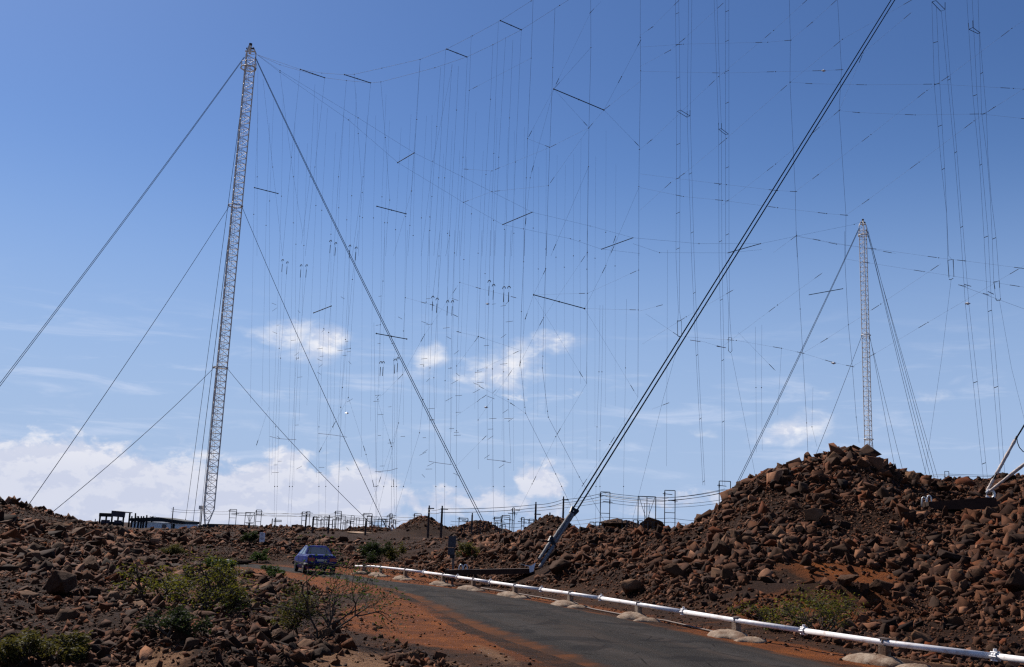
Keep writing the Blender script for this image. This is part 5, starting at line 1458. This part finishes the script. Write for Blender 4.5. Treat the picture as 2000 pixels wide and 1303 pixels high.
# pale stay legs beside the first heap
f_ = at(768, 1040, 118); r_ = empty('guy_anchor', f_); tag(r_, 'pale bent anchor rods at the left foot of the first dark heap', 'guy anchor')
for a_, b_, r__ in (((768, 1040), (758, 1026), .14), ((773, 1040), (765, 1024), .14), ((772, 1040), (812, 1047), .16)):
    MB().tube([at(*a_, 118) - f_, at(*b_, 117) - f_], r__ * .8, 6).build('rod', M_hoop, r_)
# pale sandy track far back
tr = []
for px, y0, y1 in ((678, 1042, 1046), (700, 1042.5, 1047), (740, 1043, 1048), (780, 1044, 1049), (820, 1045, 1049), (855, 1046, 1050)):
    for yy in (y1, y0):
        p = at(px, yy, 118 if yy == y1 else 128); p[2] = hgt(p[0], p[1]) + .12; tr.append(p)
M_sand = simple('pale_sand', (.36, .23, .14), .95, 0, .25, .4)
tk = MB().add(tr, [(2 * i, 2 * i + 2, 2 * i + 3, 2 * i + 1) for i in range(5)]).build('track', M_sand); tag(tk, kind='structure')

# ------------------------------------------------------------------ thorn bushes
def bark(): return simple('thorn_bark', (.065, .045, .033), .9)
M_bark = bark()
def leafmat(name, a_, b_):
    m = Mat(name, a_, .7, 0, .2)
    n = m.noise(6, 4, .6); m.color(m.mix(m.ramp(n, .35, .65), a_, b_))
    m.b.inputs['Subsurface Weight'].default_value = 0
    tr_ = m.N.new('ShaderNodeBsdfTranslucent'); tr_.inputs[0].default_value = (*[min(1, c * 1.6) for c in a_], 1)
    mx = m.N.new('ShaderNodeMixShader'); mx.inputs[0].default_value = .35
    m.l(m.b.outputs[0], mx.inputs[1]); m.l(tr_.outputs[0], mx.inputs[2]); m.l(mx.outputs[0], m.N['Material Output'].inputs[0])
    return m.m
L_yel = leafmat('leaf_yellow_green', (.092, .088, .010), (.046, .048, .006))
L_grn = leafmat('leaf_green', (.032, .055, .008), (.017, .030, .005))
L_olv = leafmat('leaf_olive', (.066, .058, .012), (.036, .034, .008))
L_drk = leafmat('leaf_dark', (.020, .029, .007), (.010, .016, .004))
def bush(px, py, h, w, label, leaf, nleaf, seed, lo=7, trunks=3, depth=4, lsize=.035, flat=.5, bare=.3, lean=0., name='thorn_bush', cat='bush', dist=None, rad=.03):
    q = random.Random(seed)
    p = ground_at(px, py, lo) if dist is None else base_at(px, py, dist)
    rt = empty(name, p); tag(rt, label, cat, 'thorn bushes')
    br_ = MB(); tips = []
    def grow(a_, d, L_, r, lev):
        pts = [a_]; c = a_.copy(); dd_ = d.copy()
        for i in range(4):
            dd_ = dd_ + np.array((q.gauss(0, .22), q.gauss(0, .22), q.gauss(0, .12))); dd_ /= np.linalg.norm(dd_)
            c = c + dd_ * L_ / 4; c[2] = max(c[2], .03); pts.append(c.copy())
        br_.tube(np.array(pts), np.linspace(r, r * .55, 5), 5 if r > .008 else 3, False)
        if lev >= 1: tips.extend((pts[2], pts[3], pts[4]) if lev >= 2 else (pts[4],))
        if lev < depth:
            for k in range(q.choice((2, 3, 3))):
                n = dd_ + np.array((q.gauss(0, .65), q.gauss(0, .65), q.gauss(.05, .45) * (1.2 - flat)));
                n /= np.linalg.norm(n)
                grow(pts[q.choice((2, 3, 4))], n, L_ * q.uniform(.55, .8), r * .6, lev + 1)
    for k in range(trunks):
        a_ = q.uniform(0, 6.28); sp = w / max(h, .1)
        d = np.array((math.cos(a_) * .5 * sp + lean, math.sin(a_) * .4 * sp, 1.0)); d /= np.linalg.norm(d)
        grow(np.array((q.uniform(-.06, .06), q.uniform(-.06, .06), -.08)), d, h * q.uniform(.38, .52), rad * q.uniform(.7, 1.1), 0)
    br_.build('branches', M_bark, rt)
    tips = np.array(tips); g_ = np.random.default_rng(seed)
    keep_ = tips[g_.random(len(tips)) > bare]
    if not len(keep_): keep_ = tips
    c = keep_[g_.integers(0, len(keep_), nleaf)] + g_.normal(0, 1, (nleaf, 3)) * np.array((.085, .085, .05)) * max(h, .5)
    c[:, 2] = np.maximum(c[:, 2], .02)
    u = g_.normal(size=(nleaf, 3)); u[:, 2] *= .5; u /= np.linalg.norm(u, axis=1)[:, None]
    v = np.cross(u, g_.normal(size=(nleaf, 3))); v /= np.linalg.norm(v, axis=1)[:, None]
    s = lsize * g_.uniform(.5, 1.2, (nleaf, 1))
    V = np.stack([c - u * s, c + v * s * .38, c + u * s, c - v * s * .38], 1).reshape(-1, 3)
    me = fast_mesh('foliage', V, np.arange(nleaf * 4).reshape(-1, 4))
    link('foliage', me, leaf, rt)
    return rt
bush(385, 1195, 1.2, 2.9, 'large sprawling yellow-green thorn bush in the left rock field', L_yel, 2100, 1, 10, 6, 5, .034, .9, .6, rad=.04)
bush(300, 1175, .85, 2.2, 'left neighbour of the large yellow-green thorn bush', L_yel, 1000, 2, 10, 5, 4, .038, .8, .45)
bush(330, 1245, .42, 1.4, 'low dark green bush above the pale earth bank at lower left', L_drk, 2200, 3, 8, 6, 4, .028, .7, .2)
bush(450, 1200, .6, 1.0, 'low olive bush right of the large thorn bush', L_olv, 2600, 4, 9, 5, 3, .035, .6, .2)
bush(625, 1250, 1.75, 1.3, 'nearly bare thorn tree in front of the car with few green leaves', L_grn, 1000, 15, 8, 4, 5, .035, .35, .72, rad=.024)
bush(560, 1235, .8, .9, 'small olive thorn bush left of the bare thorn tree', L_olv, 1800, 6, 8, 4, 4, .03, .5, .4)
bush(45, 1303, .5, 1.1, 'olive bush in the lower left corner', L_olv, 3000, 7, 6.5, 6, 4, .03, .5, .1)
bush(110, 1297, .42, .9, 'second olive bush beside the lower left corner', L_olv, 1800, 8, 6.5, 5, 4, .03, .5, .1)
bush(1600, 1243, 1.45, 2.4, 'green thorn bush behind the white pipe in front of the red earth', L_yel, 2000, 22, 14, 6, 5, .038, .75, .5, rad=.03)
bush(1500, 1228, .8, 1.2, 'low green thorn branch spreading over the white pipe', L_yel, 700, 10, 14, 4, 4, .036, .85, .4, lean=-.9)
bush(735, 1098, 1.3, 2.0, 'dark green bush behind the far end of the pipe right of the car', L_drk, 3800, 11, 30, 6, 4, .07, .5, .05)
bush(765, 1096, 1.0, 1.6, 'olive bush right of the dark green bush near the far pipe', L_olv, 2200, 12, 30, 5, 4, .07, .5, .1)
bush(485, 1066, 1.0, 1.4, 'dark green bush beside the white notice sign', L_drk, 2200, 13, 40, 5, 4, .08, .5, .05)
bush(505, 1100, .8, 1.5, 'green bush between the short pipe stretch and the car', L_grn, 2400, 14, 35, 5, 3, .06, .6, .1)
bush(915, 1090, .9, 2.2, 'yellowish low bush right of the metal cabinet', L_olv, 2600, 16, 36, 6, 3, .06, .6, .2)
bush(420, 1125, .8, 1.6, 'green bush left of the red soil patch near the car', L_grn, 2400, 17, 28, 5, 4, .055, .6, .15)
bush(530, 1130, .7, 1.5, 'low green bush in front of the car left of the road', L_grn, 2000, 18, 25, 5, 3, .05, .6, .2)
bush(340, 1085, .9, 2.2, 'sparse olive bush behind the large thorn bush', L_olv, 3000, 19, 30, 6, 4, .06, .6, .3)
